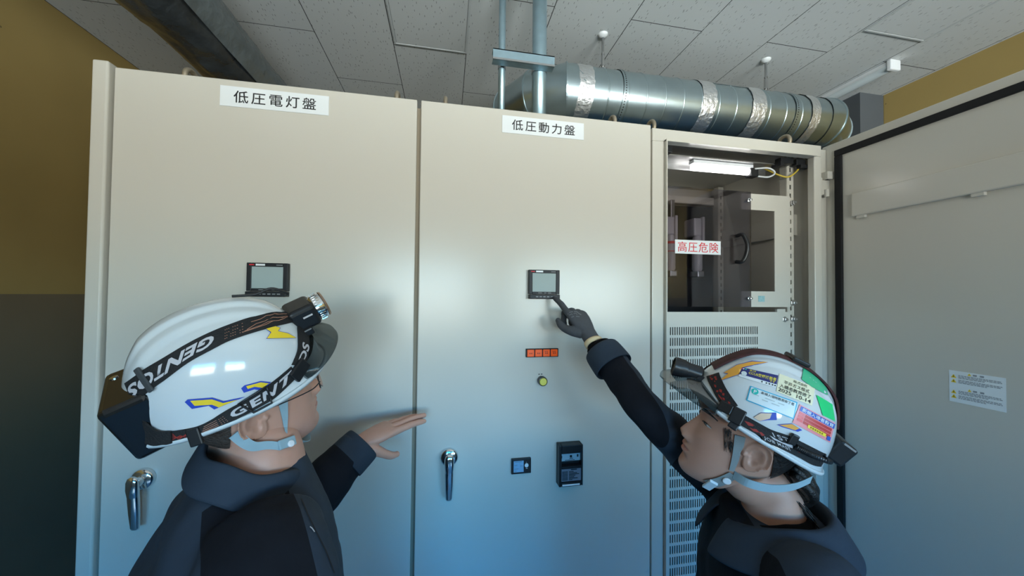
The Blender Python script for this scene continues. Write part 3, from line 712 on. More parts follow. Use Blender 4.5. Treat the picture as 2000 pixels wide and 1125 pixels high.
def ypr(y, p, r): return Matrix.Rotation(radians(y), 3, 'Z') @ Matrix.Rotation(radians(-p), 3, 'Y') @ Matrix.Rotation(radians(r), 3, 'X')
def gs(d, s): return math.exp(-(d/s)**2)
FR = [(-.122, .062), (-.117, .082), (-.110, .0915), (-.100, .0950), (-.090, .0955), (-.075, .0955), (-.060, .0955), (-.040, .0945), (-.02, .0930), (0, .089), (.018, .0855), (.030, .088), (.046, .0935), (.07, .0945), (.095, .083), (.115, .060), (.128, .028), (.134, .004)]
WD = [(-.122, .012), (-.117, .026), (-.110, .036), (-.100, .044), (-.085, .0525), (-.06, .0605), (-.03, .0665), (0, .0705), (.03, .0735), (.06, .075), (.09, .068), (.115, .049), (.128, .026), (.134, .004)]
BK = [(-.122, .034), (-.110, .018), (-.100, .006), (-.08, -.012), (-.06, -.035), (-.04, -.066), (-.02, -.082), (0, -.090), (.03, -.097), (.06, -.096), (.09, -.082), (.115, -.054), (.128, -.026), (.134, -.004)]
def head_point(z, th, wide, full):
    xf, w, xb = sinterp(FR, z), sinterp(WD, z)*wide, sinterp(BK, z)
    if full: w *= 1+.10*gs(z+.055, .035)
    xc = xb*.35 + .012
    c, s = cos(th), sin(th)
    if c >= 0:
        e = .78; x = xc+(xf-xc)*(abs(c)**e); y = w*(abs(s)**.92)*(1 if s >= 0 else -1)
    else:
        x = xc+(xc-xb)*-(abs(c)**.9); y = w*(abs(s)**.9)*(1 if s >= 0 else -1)
    if c > 0:
        fr = c**.5
        # nose
        hz = 0
        if -.047 < z < .026:
            u = (.024-z)/(.024+.029); hz = (max(0, min(1, u))**1.15)*(1-.10*gs(z+.029, .006)) if z > -.0255 else max(0, 1-((-.0255-z)/.0200)**1.7)*(1-.10*gs(z+.029, .006))
        ws = .0085+.0055*max(0, min(1, (.02-z)/.05))
        x += .0225*hz*gs(y, ws)
        x += .0105*gs(abs(y)-.0135, .0062)*gs(z+.034, .0085)*fr
        x -= .004*gs(abs(y)-.006, .004)*gs(z+.0425, .003)
        # eye sockets, lids, brow, cheeks
        x -= .0085*gs(abs(y)-.031, .017)*gs(z-.018, .013)*fr
        x += .0090*gs(abs(y)-.031, .0140)*gs(z-.0165, .0095)*fr
        x -= .0045*gs(abs(y)-.031, .0115)*gs(z-.0125, .0022)*fr
        x += .003*gs(abs(y)-.032, .018)*gs(z-.041, .007)*fr
        x += .004*gs(abs(y)-.042, .018)*gs(z+.012, .017)*fr
        # lips and chin
        x += .0072*gs(y, .0175)*gs(z+.0545, .0052)*fr + .0060*gs(y, .016)*gs(z+.0668, .0055)*fr
        x -= .0052*gs(y, .0195)*gs(z+.0605, .0020)*fr
        x -= .0038*gs(y, .022)*gs(z+.0800, .0060)*fr
        x -= .0012*gs(y, .004)*gs(z+.0475, .004)
        x += .0030*gs(y, .018)*gs(z+.099, .011)*fr
    return Vector((x, y, z))
EARK = 1.13
def ear_bm(sd):
    bm = new_bm(); n, m = 40, 12; rings = []
    def outl(a):   # ear outline in ear plane: u back, v up
        r = .0305 if sin(a) > 0 else .029
        u = .0175*cos(a)*(1.12 if sin(a) > -.2 else .80); v = r*sin(a)
        return u, v
    prof = [(0, -.004), (.18, -.0045), (.35, -.003), (.5, .0005), (.60, .0025), (.70, .0008), (.80, .0012), (.88, .0055), (.95, .0065), (1.0, .0035), (1.0, -.0015), (.93, -.0045), (.6, -.0110), (.2, -.0125)]
    P = []
    for f, h in prof:
        ring = []
        for k in range(n):
            a = 2*pi*k/n; u, v = outl(a); hh = h
            sm = lambda e0, e1, q: (lambda t: t*t*(3-2*t))(max(0, min(1, (q-e0)/(e1-e0))))
            if h > -.002 and f > .5:
                w1 = sm(.35, .8, -cos(a))*sm(-.95, -.5, sin(a)); hh = hh*(1-.75*w1)
                w2 = sm(.45, .95, -sin(a)); hh = hh*(1-w2)+(.0022 if f < .97 else .0008)*w2
            ring.append((u*max(f, .02), v*max(f, .02), hh))
        P.append(ring)
    tilt = radians(14); out = []
    for ring in P:
        rr = []
        for u, v, h in ring:
            uu = u*cos(tilt)+v*sin(tilt); vv = -u*sin(tilt)+v*cos(tilt)
            ang = radians(24); off = uu+.016
            x = -.004 - uu*cos(ang) ; yy = .0712 + (off if off > 0 else off*1.3)*sin(ang) + h*.95
            rr.append((-.004+(x - h*.25+.004)*EARK, sd*(.0715+(yy-.0715)*EARK), (vv-.002)*EARK))
        out.append(rr)
    # tragus
    loft(bm, out, True)
    lathe(bm, [(.001, .004), (.004, .003), (.005, 0), (.005, -.006)], (.012, sd*.0715, -.003), (0, sd, 0), 14)
    return bm
def head_bm(wide=1.0, full=False, ears=True):
    bm = new_bm(); zs = []
    z = -.1218
    while z < .1338: zs.append(z); z += .0016 if z < .05 else .004
    zs.append(.1338)
    th = []
    for k in range(120):
        t = 2*pi*k/120; th.append(t-.42*sin(2*t)*.5-.28*sin(t))
    rings = [[head_point(z, t, wide, full) for t in th] for z in zs]
    loft(bm, rings, True)
    for sd in ((-1, 1) if ears else ()):
        e = ear_bm(sd)
        for v in e.verts: v.co.y *= wide
        join(bm, e)
    return bm
def face_paint(bm):
    bm.faces.ensure_lookup_table()
    for f in bm.faces:
        c = f.calc_center_median()
        if c.x > .082 and abs(c.y) < .0225 and -.0735 < c.z < -.0500:
            w = 1-(abs(c.y)/.0235)**1.6
            if -.0605-.0105*w < c.z < -.0600+.0085*w: f.material_index = 1
def eye_parts(parent, R4, wide):
    def sp(y, z, o, sd):
        t = min((head_point(z, q, wide, False) for q in [sd*i*.01 for i in range(0, 120)]), key=lambda p: abs(p.y-y)); return t+Vector((o, 0, 0))
    for sd in (-1, 1):
        # narrow eye opening: almond of white with a dark iris, lying between the lids
        bm = new_bm(); n = 20; up = []; lo = []
        for i in range(n+1):
            u = i/n; y = .0195+.0235*u; h = sin(pi*u)**.7
            up.append(sp(sd*y*wide, .0125+.0034*h, .0004, sd)); lo.append(sp(sd*y*wide, .0125-.0018*h-.0008*u, .0004, sd))
        R = []
        for i in range(n+1):
            c = (up[i]+lo[i])/2+Vector((.0012*sin(pi*i/n), 0, 0)); R.append([up[i], (up[i]+c)/2+Vector((.0004, 0, 0)), c, (lo[i]+c)/2+Vector((.0004, 0, 0)), lo[i]])
        loft(bm, R, False, closed=False)
        for f in bm.faces:
            c = f.calc_center_median()
            if abs(abs(c.y)/wide-.0305) < .0048: f.material_index = 1
        bm.transform(R4); emit('eye', bm, [M_eye, M_iris], parent, smooth=True)
        bm = new_bm(); tube(bm, [p+Vector((.0009, 0, .0004)) for p in up], [.0004+.0009*sin(pi*min(1, .2+i/n)) for i in range(n+1)], 6)
        bm.transform(R4); emit('eyelashes', bm, M_hair, parent, smooth=True)
        bm = new_bm(); pts = curve([sp(sd*.016*wide, .0365, .0005, sd), sp(sd*.030*wide, .0415, .0008, sd), sp(sd*.043*wide, .0405, .0006, sd), sp(sd*.052*wide, .035, .0002, sd)], 14)
        tube(bm, pts, [.0012+.0022*sin(pi*min(1, .15+i/14)) for i in range(15)], 8, sq=.5)
        bm.transform(R4); emit('eyebrow', bm, M_hair, parent, smooth=True)
def back_hair(wide, full, k, x0, z0, zf):
    bm = new_bm()
    for lo in (True, False):
        b = head_bm(wide, full, False)
        for v in b.verts: v.co = Vector((v.co.x*k-.001, v.co.y*k, v.co.z*k))
        def clip(co, no): bmesh.ops.bisect_plane(b, geom=b.verts[:]+b.edges[:]+b.faces[:], plane_co=co, plane_no=no, clear_inner=True)
        if lo: clip((x0, 0, 0), (-1, 0, .25)); clip((0, 0, z0), (0, 0, 1))
        else: clip((0, 0, zf), (-.25, 0, 1))
        join(bm, b)
    return bm
class Surf:
    """ray / nearest queries on a mesh in world space"""
    def __init__(s, bm, lift=0.0): bm.normal_update(); s.lift = lift; s.b = BVHTree.FromBMesh(bm); s.c = sum((v.co for v in bm.verts), Vector())/len(bm.verts)
    def hit(s, px, py, far=False):
        d = ray(px, py).normalized(); h = s.b.ray_cast(CAM, d)
        if h[0] is not None: p, n = h[0], h[1]
        else:
            q = CAM+d*((s.c-CAM).dot(d)); p, n, _, _ = s.b.find_nearest(q)
        if n.dot(d) > .25: n = -n
        return p+n*s.lift, n.copy()
def strip(surf, A, B, off, th, n=40, m=5, bm=None, relax=2):
    """band lying on a surface between two edge polylines (photo points) with real thickness"""
    bm = bm or new_bm(); a = curve([(p[0], p[1], 0) for p in A], n); b = curve([(p[0], p[1], 0) for p in B], n); rings = []
    cols = []
    for p, q in zip(a, b):
        col = []
        for k in range(m):
            u = k/(m-1); x = p.lerp(q, u); pt, nn = surf.hit(x.x, x.y); col.append([pt, nn])
        cols.append(col)
    for it in range(relax):                    # relax so the band does not wobble over sharp edges
        new = [[c[0].copy() for c in col] for col in cols]
        for i in range(1, n):
            for k in range(m): new[i][k] = cols[i][k][0]*.5+(cols[i-1][k][0]+cols[i+1][k][0])*.25
        for i in range(n+1):
            for k in range(m): cols[i][k][0] = new[i][k]
    for col in cols:
        of_ = off(len(rings)/n) if callable(off) else off
        top = [p+nn*(of_+th) for p, nn in col]; bot = [p+nn*of_ for p, nn in col]
        rings.append(top+bot[::-1])
    loft(bm, rings, True)
    return bm
def quad_map(quad):
    q = [Vector((p[0], p[1], 0)) for p in quad]      # TL TR BR BL
    return lambda u, v: (q[0].lerp(q[1], u)).lerp(q[3].lerp(q[2], u), v)
def sticker(surf, quad, off, nu=14, nv=8, th=.0003):
    f = quad_map(quad); bm = new_bm(); G = []
    for j in range(nv+1):
        row = []
        for i in range(nu+1):
            p = f(i/nu, j/nv); pt, nn = surf.hit(p.x, p.y); row.append(bm.verts.new(pt+nn*off))
        G.append(row)
    for j in range(nv):
        for i in range(nu): bm.faces.new((G[j][i], G[j][i+1], G[j+1][i+1], G[j+1][i]))
    return bm
def poly_on(surf, poly, off, bm=None, step=7.0, mi=0):
    """filled photo polygon laid on a surface"""
    out = bm or new_bm(); t = new_bm()
    f = t.faces.new([t.verts.new((p[0], p[1], 0)) for p in poly])
    bmesh.ops.triangulate(t, faces=[f])
    for _ in range(2): bmesh.ops.subdivide_edges(t, edges=[e for e in t.edges if e.calc_length() > step], cuts=1, use_grid_fill=False); bmesh.ops.triangulate(t, faces=t.faces)
    vm = {}
    for v in t.verts:
        pt, nn = surf.hit(v.co.x, v.co.y); vm[v] = out.verts.new(pt+nn*off)
    for f in t.faces:
        g = out.faces.new([vm[v] for v in f.verts]); g.material_index = mi
    t.free(); return out
def text_on(surf, quad, body, off, bold=.02, rows=1, spacing=1.0, vpad=0.0, shear=0.0):
    """lettering wrapped on a surface inside a photo quad"""
    tb = text_bm(body, 1.0, 0, bold, spacing, shear); f = quad_map(quad)
    if not tb.verts: return tb
    bmesh.ops.triangulate(tb, faces=tb.faces)
    bmesh.ops.subdivide_edges(tb, edges=[e for e in tb.edges if e.calc_length() > .35], cuts=1); bmesh.ops.triangulate(tb, faces=tb.faces)
    xs = [v.co.x for v in tb.verts]; ys = [v.co.y for v in tb.verts]; ax, bx, ay, by = min(xs), max(xs), min(ys), max(ys)
    for v in tb.verts:
        p = f((v.co.x-ax)/(bx-ax), vpad+(1-2*vpad)*(1-(v.co.y-ay)/(by-ay))); pt, nn = surf.hit(p.x, p.y); v.co = pt+nn*off
    return tb
def mirror_to(bm, R4):
    inv = R4.inverted(); bm.transform(R4 @ Matrix.Scale(-1, 4, (0, 1, 0)) @ inv); return bm

# hard hat shell ---------------------------------------------------------------
def hat_point(az, t, s=1.0):
    h = sin(t*pi/2); rad = max(0, 1-h**2.35)**(1/2.15)
    c, sn = cos(az), sin(az)
    a = .146 if c > 0 else .150; b = .113
    zr = -.004 - .020*max(0, -c)**1.5 + .006*max(0, c)**2
    x = a*c*rad; y = b*sn*rad; z = zr+(.152-zr)*h - .010*max(0, c)*h*(1-h)*2
    x += -.010*h*rad*max(0, c) - .004*h*rad*max(0, -c)
    # three ridges over the crown
    m = max(0, min(1, (h-.42)/.25))*max(0, min(1, (1.02-abs(x+.01)/.13)*3))
    ay = abs(y)
    k = lambda e0, e1: max(0, min(1, (e1-ay)/(e1-e0)))
    sm = lambda u: u*u*(3-2*u)
    z += m*(.0065*sm(k(.034, .044)) + .0065*sm(k(.012, .020)))
    if t < .10: 
        o = (1-t/.10)**1.5*.007; x += o*c; y += o*sn
    return Vector((x*s, y*s, z*s))
def hat_bm(s=1.0, na=128, nt=56):
    bm = new_bm()
    R = [[hat_point(2*pi*k/na, t/nt*.995, s) for k in range(na)] for t in range(nt+1)]
    loft(bm, R, False); bm.faces.new([v for v in bm.verts][-na:])
    return bm
def hat_parts(root, R4, s, peak=.078, ptop=.25, pbase=.075, pdrop=.020):
    bm = hat_bm(s); bm.transform(R4); sf = Surf(bm, .0013)
    solid = processed(bm, solid=.0024); shell = emit('shell', solid, M_shell, root, smooth=True)
    bm = new_bm(); n = 96; rings = []
    for k in range(n+1):
        az = 2*pi*k/n; p = hat_point(az, 0, s); o = Vector((cos(az), sin(az), 0))
        rings.append([p+o*a+Vector((0, 0, z)) for a, z in ((-.001, .004), (.0035, .004), (.0045, .001), (.0035, -.003), (-.002, -.003))])
    loft(bm, rings, False); bm.transform(R4); emit('rim', bm, M_rimw, root, smooth=True)
    # smoke peak
    bm = new_bm(); rings = []; n, m = 56, 12
    for i in range(n+1):
        w = -1+2*i/n; az = radians(51*w); u2 = abs(w); e = peak*max(0, 1-u2**2.4)**.6; col = []
        b0 = hat_point(az, ptop*(1-u2**2)+pbase, s)
        for j in range(m+1):
            u = j/m; out = Vector((cos(az*.6), sin(az*.6), 0))
            p = b0+out*(e*u+.0025)+Vector((0, 0, (-pdrop*u*u-.008*u)*(1-.6*u2))); col.append(p)
        rings.append(col)
    loft(bm, rings, False, closed=False); bm.transform(R4); bm = processed(bm, solid=.0022); emit('smoke_peak', bm, M_smoke, root, smooth=True)
    # inner liner
    bm = hat_bm(s*.955, 64, 20); bm.transform(R4); emit('liner', bm, M_blackmat, root, smooth=True)
    return sf

def line_on(surf, pts, w, off, bm):
    P = [Vector((x, y, 0)) for x, y in pts]; Q = []
    for a, b in zip(P, P[1:]):
        k = max(1, int((b-a).length/4))
        for i in range(k): Q.append(a.lerp(b, i/k))
    Q.append(P[-1]); prev = None
    for i, q in enumerate(Q):
        t = (Q[min(i+1, len(Q)-1)]-Q[max(i-1, 0)]).normalized(); nrm = Vector((-t.y, t.x, 0))*w/2
        pr = []
        for e in (q-nrm, q+nrm):
            p, n = surf.hit(e.x, e.y); pr.append(bm.verts.new(p+n*off))
        if prev: bm.faces.new((prev[0], prev[1], pr[1], pr[0]))
        prev = pr
class Ribbon:
    def __init__(s, up, lo, n=60):
        s.a = curve([(x, y, 0) for x, y in up], n); s.b = curve([(x, y, 0) for x, y in lo], n); s.n = n
    def at(s, u, v):
        u = max(0, min(1, u))*s.n; i = min(int(u), s.n-1); f = u-i
        p = s.a[i].lerp(s.a[i+1], f); q = s.b[i].lerp(s.b[i+1], f); r = p.lerp(q, v); return (r.x, r.y)
def text_f(surf, f, body, off, bold=.015, spacing=1.0, shear=0.0):
    tb = text_bm(body, 1.0, 0, bold, spacing, shear)
    bmesh.ops.triangulate(tb, faces=tb.faces)
    bmesh.ops.subdivide_edges(tb, edges=[e for e in tb.edges if e.calc_length() > .35], cuts=1); bmesh.ops.triangulate(tb, faces=tb.faces)
    xs = [v.co.x for v in tb.verts]; ys = [v.co.y for v in tb.verts]; ax, bx, ay, by = min(xs), max(xs), min(ys), max(ys)
    for v in tb.verts:
        x, y = f((v.co.x-ax)/(bx-ax), 1-(v.co.y-ay)/(by-ay)); p, n = surf.hit(x, y); v.co = p+n*off
    return tb
def sub_quad(q, u0, u1, v0, v1):
    f = quad_map(q); return [f(u0, v0), f(u1, v0), f(u1, v1), f(u0, v1)]
def grow(poly, k):
    cx = sum(p[0] for p in poly)/len(poly); cy = sum(p[1] for p in poly)/len(poly)
    out = []; n = len(poly); ar = sum(poly[i][0]*poly[(i+1) % n][1]-poly[(i+1) % n][0]*poly[i][1] for i in range(n)); sg = 1 if ar > 0 else -1
    for i in range(n):
        a, b, c = Vector(poly[i-1][:2]), Vector(poly[i][:2]), Vector(poly[(i+1) % n][:2])
        d1 = (b-a).normalized(); d2 = (c-b).normalized(); m = Vector((d1.y+d2.y, -d1.x-d2.x))*sg
        m = m.normalized() if m.length > .05 else Vector((0, 0)); out.append((b.x+m.x*k, b.y+m.y*k))
    return out
def block(root, name, M4, sx, sy, sz, m, bev=.003, smooth=False):
    bm = new_bm(); box(bm, -sx/2, sx/2, -sy/2, sy/2, -sz/2, sz/2, bev, 2, M=None); bm.transform(M4); return emit(name, bm, m, root)
def on_surf(surf, px, py, ang=0.0, off=0.0):
    """frame standing on a surface at a photo point: z out, x turned by ang in the picture"""
    p, n = surf.hit(px, py); q, _ = surf.hit(px+8*cos(ang), py+8*sin(ang)); x = q-p; x = (x-n*x.dot(n)).normalized(); y = n.cross(x); p = p+n*off
    return Matrix(((x.x, y.x, n.x, p.x), (x.y, y.y, n.y, p.y), (x.z, y.z, n.z, p.z), (0, 0, 0, 1)))

# hands -------------------------------------------------------------------------
def hand_bm(curl, spread, thumb, s=1.0, voxel=.0017, fat=1.0):
    """right hand: x along the fingers, y towards the thumb side, z out of the back. curl = per finger three bends (deg); returns bm and finger tips"""
    bm = new_bm(); tips = []
    secs = [(-.055, .0280, .0220, 0, 0), (-.02, .0275, .0205, 0, 0), (0, .0285, .0195, 0, .001), (.025, .036, .0185, .001, .003), (.055, .0415, .0165, .001, .004), (.080, .0415, .0135, 0, .004), (.090, .038, .010, 0, .003)]
    rings = []
    for x, w, h, cy, cz in secs:
        rings.append([(x, cy+w*cos(a)*abs(cos(a))**-.15 if abs(cos(a)) > .02 else cy, cz+h*sin(a)) for a in [2*pi*k/28 for k in range(28)]])
    loft(bm, rings)
    base = [(.086, .031, .003), (.091, .0105, .005), (.087, -.011, .004), (.078, -.030, .001)]
    lens = [(.044, .026, .021), (.048, .030, .022), (.044, .028, .021), (.035, .021, .019)]
    for f in range(4):
        p = Vector(base[f]); yaw = radians(spread[f]); ang = 0; r0 = (.0100, .0103, .0098, .0088)[f]*fat
        pts = [p-Vector((.022, 0, 0))]; rr = [r0]
        pts.append(p.copy()); rr.append(r0*1.08)
        for k in range(3):
            ang += radians(curl[f][k]); d = Vector((cos(ang)*cos(yaw), cos(ang)*sin(yaw), -sin(ang))); L = lens[f][k]
            pts.append(p+d*(L*.5)); rr.append(r0*(.97, .88, .82)[k]); p = p+d*L; pts.append(p.copy()); rr.append(r0*(.98, .88, .58)[k])
        tips.append((p.copy(), d.copy(), r0)); lastr = r0*.58
        tube(bm, curve(pts, 28), [interp([(i/(len(rr)-1), v) for i, v in enumerate(rr)], j/28) for j in range(29)], 14)
        bmesh.ops.create_uvsphere(bm, u_segments=12, v_segments=8, radius=r0*.72, matrix=Matrix.Translation(p-d*r0*.35))
    pts = [Vector(q) for q in thumb]; rr = [.0165*fat, .0155*fat, .0120*fat, .0110*fat, .0065*fat]
    tube(bm, curve(pts, 24), [interp([(i/4, v) for i, v in enumerate(rr)], j/24) for j in range(25)], 16)
    d = (pts[-1]-pts[-2]).normalized(); tips.append((pts[-1].copy(), d, .011))
    bmesh.ops.create_uvsphere(bm, u_segments=12, v_segments=8, radius=.0085*fat, matrix=Matrix.Translation(pts[-1]-d*.004))
    out = processed(bm, voxel=voxel, smooth=3)
    if s != 1.0: bmesh.ops.scale(out, vec=(s, s, s), verts=out.verts)
    return out, tips
def frame(o, F, N):
    F = Vector(F).normalized(); N = Vector(N); N = (N-F*N.dot(F)).normalized(); T = N.cross(F)
    return Matrix(((F.x, T.x, N.x, o[0]), (F.y, T.y, N.y, o[1]), (F.z, T.z, N.z, o[2]), (0, 0, 0, 1)))

def cut(bm, co, no):
    bmesh.ops.bisect_plane(bm, geom=bm.verts[:]+bm.edges[:]+bm.faces[:], dist=1e-5, plane_co=co, plane_no=no)
# clothing -----------------------------------------------------------------------
def torso_rings(NB, R3, tab, n=40):
    out = []
    for z, w, d, xc in tab:
        ring = []
        for k in range(n):
            a = 2*pi*k/n; c, s = cos(a), sin(a)
            x = d*c*abs(c)**-.2 if abs(c) > .02 else 0; y = w*s*abs(s)**-.15 if abs(s) > .02 else 0
            ring.append(NB+R3 @ Vector((xc+x, y, z)))
        out.append(ring)
    return out
def crumple(bm, amp, f, seed, mask=None):
    bm.normal_update()
    for v in bm.verts:
        k = 1 if mask is None else mask(v.co)
        w = noise.noise(v.co*f+Vector((seed, 0, 0)))*amp + noise.noise(v.co*f*2.3+Vector((seed, 3, 0)))*amp*.5
        v.co += v.normal*w*k
def sleeve(bm, pts, rad, n=24, wr=0, seed=0, ns=60):
    P = curve(pts, ns); m = len(rad)-1
    R = [interp([(i/m, r) for i, r in enumerate(rad)], j/ns)*(1+wr*sin(j*.9+seed)*sin(j*.31+seed*2)) for j in range(ns+1)]
    tube(bm, P, R, n)
def legs_and_shoes(root, hip, R3, s, name='person'):
    bm = new_bm(); sh = []
    rings = torso_rings(hip, R3, [(.10, .165*s, .115*s, 0), (.0, .180*s, .125*s, 0), (-.08, .170*s, .12*s, 0), (-.10, .12*s, .10*s, 0)])
    loft(bm, rings)
    for sd in (-1, 1):
        a = hip+R3 @ Vector((0, sd*.09*s, -.02)); k = Vector((0, 0, 0)); b = a+R3 @ Vector((.015, sd*.015, 0)); b.z = hip.z*.52; c = a+R3 @ Vector((-.01, sd*.03, 0)); c.z = .07
        tube(bm, curve([a, (a+b)/2, b, (b+c)/2, c], 24), [interp([(0, .092*s), (.25, .088*s), (.5, .068*s), (.75, .066*s), (1, .060*s)], j/24) for j in range(25)], 20)
        sh.append(c)
    bm = processed(bm, voxel=.012, smooth=4); crumple(bm, .006, 14, 2); emit('trousers', bm, M_dark, root, smooth=True)
    for c in sh:
        bm = new_bm(); rings = []
        for x, w, h in ((-.075, .02, .05), (-.07, .032, .085), (-.03, .037, .10), (.03, .04, .085), (.08, .045, .065), (.14, .046, .052), (.175, .036, .045), (.19, .018, .03)):
            rings.append([Vector((c.x, c.y, 0))+R3 @ Vector((x*s, w*s*cos(q), h*s*.5+h*s*.5*sin(q))) for q in [2*pi*i/20 for i in range(20)]])
        loft(bm, rings); emit('shoe', bm, M_blackmat, root, smooth=True)
# ------------------------------------------------------------------ the man on the left
ME = Vector((-.345, -.443, 1.534)); MR = ypr(30, 15.5, 18); MH = Matrix.Translation(ME) @ MR.to_4x4()
MT = ypr(32, 0, 0)                                             # chest direction
MNB = ME + Vector((.026, -.010, -.135))
man = thing('person', 'person in navy work jacket at the left, holding one bare hand out flat', 'person', (MNB.x, MNB.y, 0))
MEL = atd(592, 985, .83); MWR = atd(713, 862, .94); MSL = MNB+MT @ Vector((-.005, .175, -.070)); MSR = MNB+MT @ Vector((-.010, -.172, -.085))
MTIP = atd(818, 816, 1.04)
def person_body(root, H4, wide, full, NB, R3, arms, mats, voxel, extra=None, neck_r=.056, hipz=.9):
    bm = head_bm(wide, full); bm2 = processed(bm, voxel=.0019, smooth=3); face_paint(bm2)
    bm2.transform(H4)
    bm = new_bm()
    a = H4 @ Vector((-.022, 0, .0)); b = H4 @ Vector((-.022, 0, -.075)); c = NB+Vector((0, 0, .045)); d = NB+Vector((0, 0, -.06))
    tube(bm, curve([a, b, c, d], 20), [interp([(0, neck_r*.9), (.33, neck_r*.98), (.66, neck_r), (1, neck_r*1.35)], j/20) for j in range(21)], 28, sq=.95)
    # slim core under the clothes
    tube(bm, [NB+Vector((0, 0, -.03)), NB+Vector((0, 0, -.2)), Vector((NB.x, NB.y, hipz))], [.07, .085, .09], 16)
    for sh, el, wr in arms:
        tube(bm, curve([NB+Vector((0, 0, -.06)), sh, (sh+el)/2, el, (el+wr)/2, wr], 30), [interp([(0, .05), (.25, .045), (.6, .036), (.85, .031), (1, .026)], j/30) for j in range(31)], 16)
    bm = processed(bm, voxel=.004, smooth=4)
    join(bm2, bm)
    if extra: 
        for e in extra: join(bm2, e)
    return emit('body', bm2, mats, root, smooth=True)
# hand of the man (left hand: mirrored right hand)
hb, tips = hand_bm([(4, 6, 4), (3, 5, 4), (5, 8, 5), (10, 12, 8)], (1.5, 0, -1.5, -3), [(.002, .016, -.006), (.020, .030, -.020), (.040, .037, -.040), (.058, .038, -.056), (.078, .036, -.064)], .97)
hm = Matrix.Scale(-1, 4, (0, 1, 0))
hb.transform(hm)
HF = (MTIP-MWR).normalized(); HN = Vector((.0, -.12, 1.0)); HD = HF.copy(); ml = hm @ (tips[1][0]*.97)
for _ in range(8):
    HM = frame(MWR-HF*.008, HD, HN); HD = (HD+(MTIP-HM @ ml).normalized()*.0+((MTIP-MWR).normalized()-(HM @ ml-MWR).normalized())).normalized()
hb.transform(HM); bmesh.ops.reverse_faces(hb, faces=hb.faces)
MRE = MSR+Vector((.03, -.02, -.28)); MRW = MRE+Vector((.10, .10, -.20))
hb2, t2 = hand_bm([(25, 30, 20), (28, 32, 20), (30, 34, 22), (34, 36, 24)], (4, 1, -3, -6), [(.002, .016, -.004), (.025, .033, -.014), (.050, .040, -.03), (.070, .040, -.04), (.088, .036, -.05)], 1.0, .003)
hb2.transform(frame(MRW, Vector((.25, .25, -1)), Vector((.3, -1, 0))))
man_body = person_body(man, MH, 1.07, True, MNB, MT, [(MSL, MEL, MWR), (MSR, MRE, MRW)], [M_skin, M_lip], .004, [hb, hb2], .062)
eye_parts(man, MH, 1.07)
# thumb and finger nails of the flat hand
bm = new_bm()
for i, (p, d, r) in enumerate(tips):
    p = p*.97; q = p - d*.006; side = Vector((0, 0, 1)) if i < 4 else Vector((0, .55, .8))
    n = (side - d*side.dot(d)).normalized(); b = d.cross(n)
    bmesh.ops.create_uvsphere(bm, u_segments=10, v_segments=8, radius=1, matrix=Matrix.Translation(q+n*r*.36) @ Matrix(((d.x, b.x, n.x, 0), (d.y, b.y, n.y, 0), (d.z, b.z, n.z, 0), (0, 0, 0, 1))) @ Matrix.Diagonal((.0062, .0050 if i < 4 else .0066, .0018, 1)))
bm.transform(HM @ hm); emit('fingernails', bm, M_nail, man, smooth=True)
# hair: short back and sides
bm = back_hair(1.07, True, 1.022, -.034, -.058, .040)
bm.transform(MH); emit('hair', bm, M_stub, man, smooth=True)
# jacket
bm = new_bm()
loft(bm, torso_rings(MNB, MT, [(.03, .068, .072, -.008), (.01, .078, .080, -.008), (-.01, .105, .09, -.010), (-.045, .160, .108, -.014), (-.085, .198, .122, -.014), (-.14, .213, .145, -.024), (-.26, .215, .155, -.026), (-.42, .20, .150, -.012), (-.56, .203, .145, 0)]))
sleeve(bm, [MNB+MT @ Vector((-.005, .11, -.06)), MSL, (MSL+MEL)/2+Vector((0, 0, -.01)), MEL, (MEL+MWR)/2, MWR-HF*.015], [.075, .080, .072, .064, .054, .046], wr=.025, seed=1)
sleeve(bm, [MNB+MT @ Vector((-.005, -.10, -.055)), MSR, (MSR+MRE)/2, MRE, (MRE+MRW)/2, MRW], [.075, .086, .080, .072, .060, .048], wr=.02, seed=2)
bm = processed(bm, voxel=.006, smooth=5); crumple(bm, .007, 11, 5)
inv = MT.inverted(); axL = (MWR-MEL).normalized()
cut(bm, MEL+axL*(.70*(MWR-MEL).length), axL)
for o_, n_ in (((-.078, 0, 0), (1, 0, -.10)), ((.028, 0, 0), (1, 0, .12)), ((0, -.070, 0), (0, 1, 0))): cut(bm, MNB+MT @ Vector(o_), MT @ Vector(n_))
for f in bm.faces:
    c = f.calc_center_median(); q = inv @ (c-MNB)
    ax = (MWR-MEL).normalized(); u = (c-MEL).dot(ax)/(MWR-MEL).length
    nearL = (c-(MEL+ax*max(0, min(1, u))*(MWR-MEL).length)).length < .11 and q.y > -.02
    if nearL: f.material_index = 1 if u < .70 else 0
    elif q.y < -.070 and q.x+.078-.10*q.z > 0 and q.x-.028+.12*q.z < 0: f.material_index = 1
    else: f.material_index = 0
jk = emit('jacket', bm, [M_navy, M_dark], man, smooth=True)
b_ = new_bm(); b_.from_mesh(jk.data); b_.transform(MW[man.name]); jsf = Surf(b_, .0006); b_.free()
bm = new_bm(); line_on(jsf, [(588, 975), (600, 1005), (617, 1040), (636, 1078), (652, 1120)], 2.2, .0006, bm); emit('zip', bm, M_blackmat, man, smooth=True)
bm = new_bm(); line_on(jsf, [(604, 1030), (608, 1033), (613, 1040)], 2.2, .0010, bm); emit('maker_tag', bm, M_strapt, man, smooth=True)
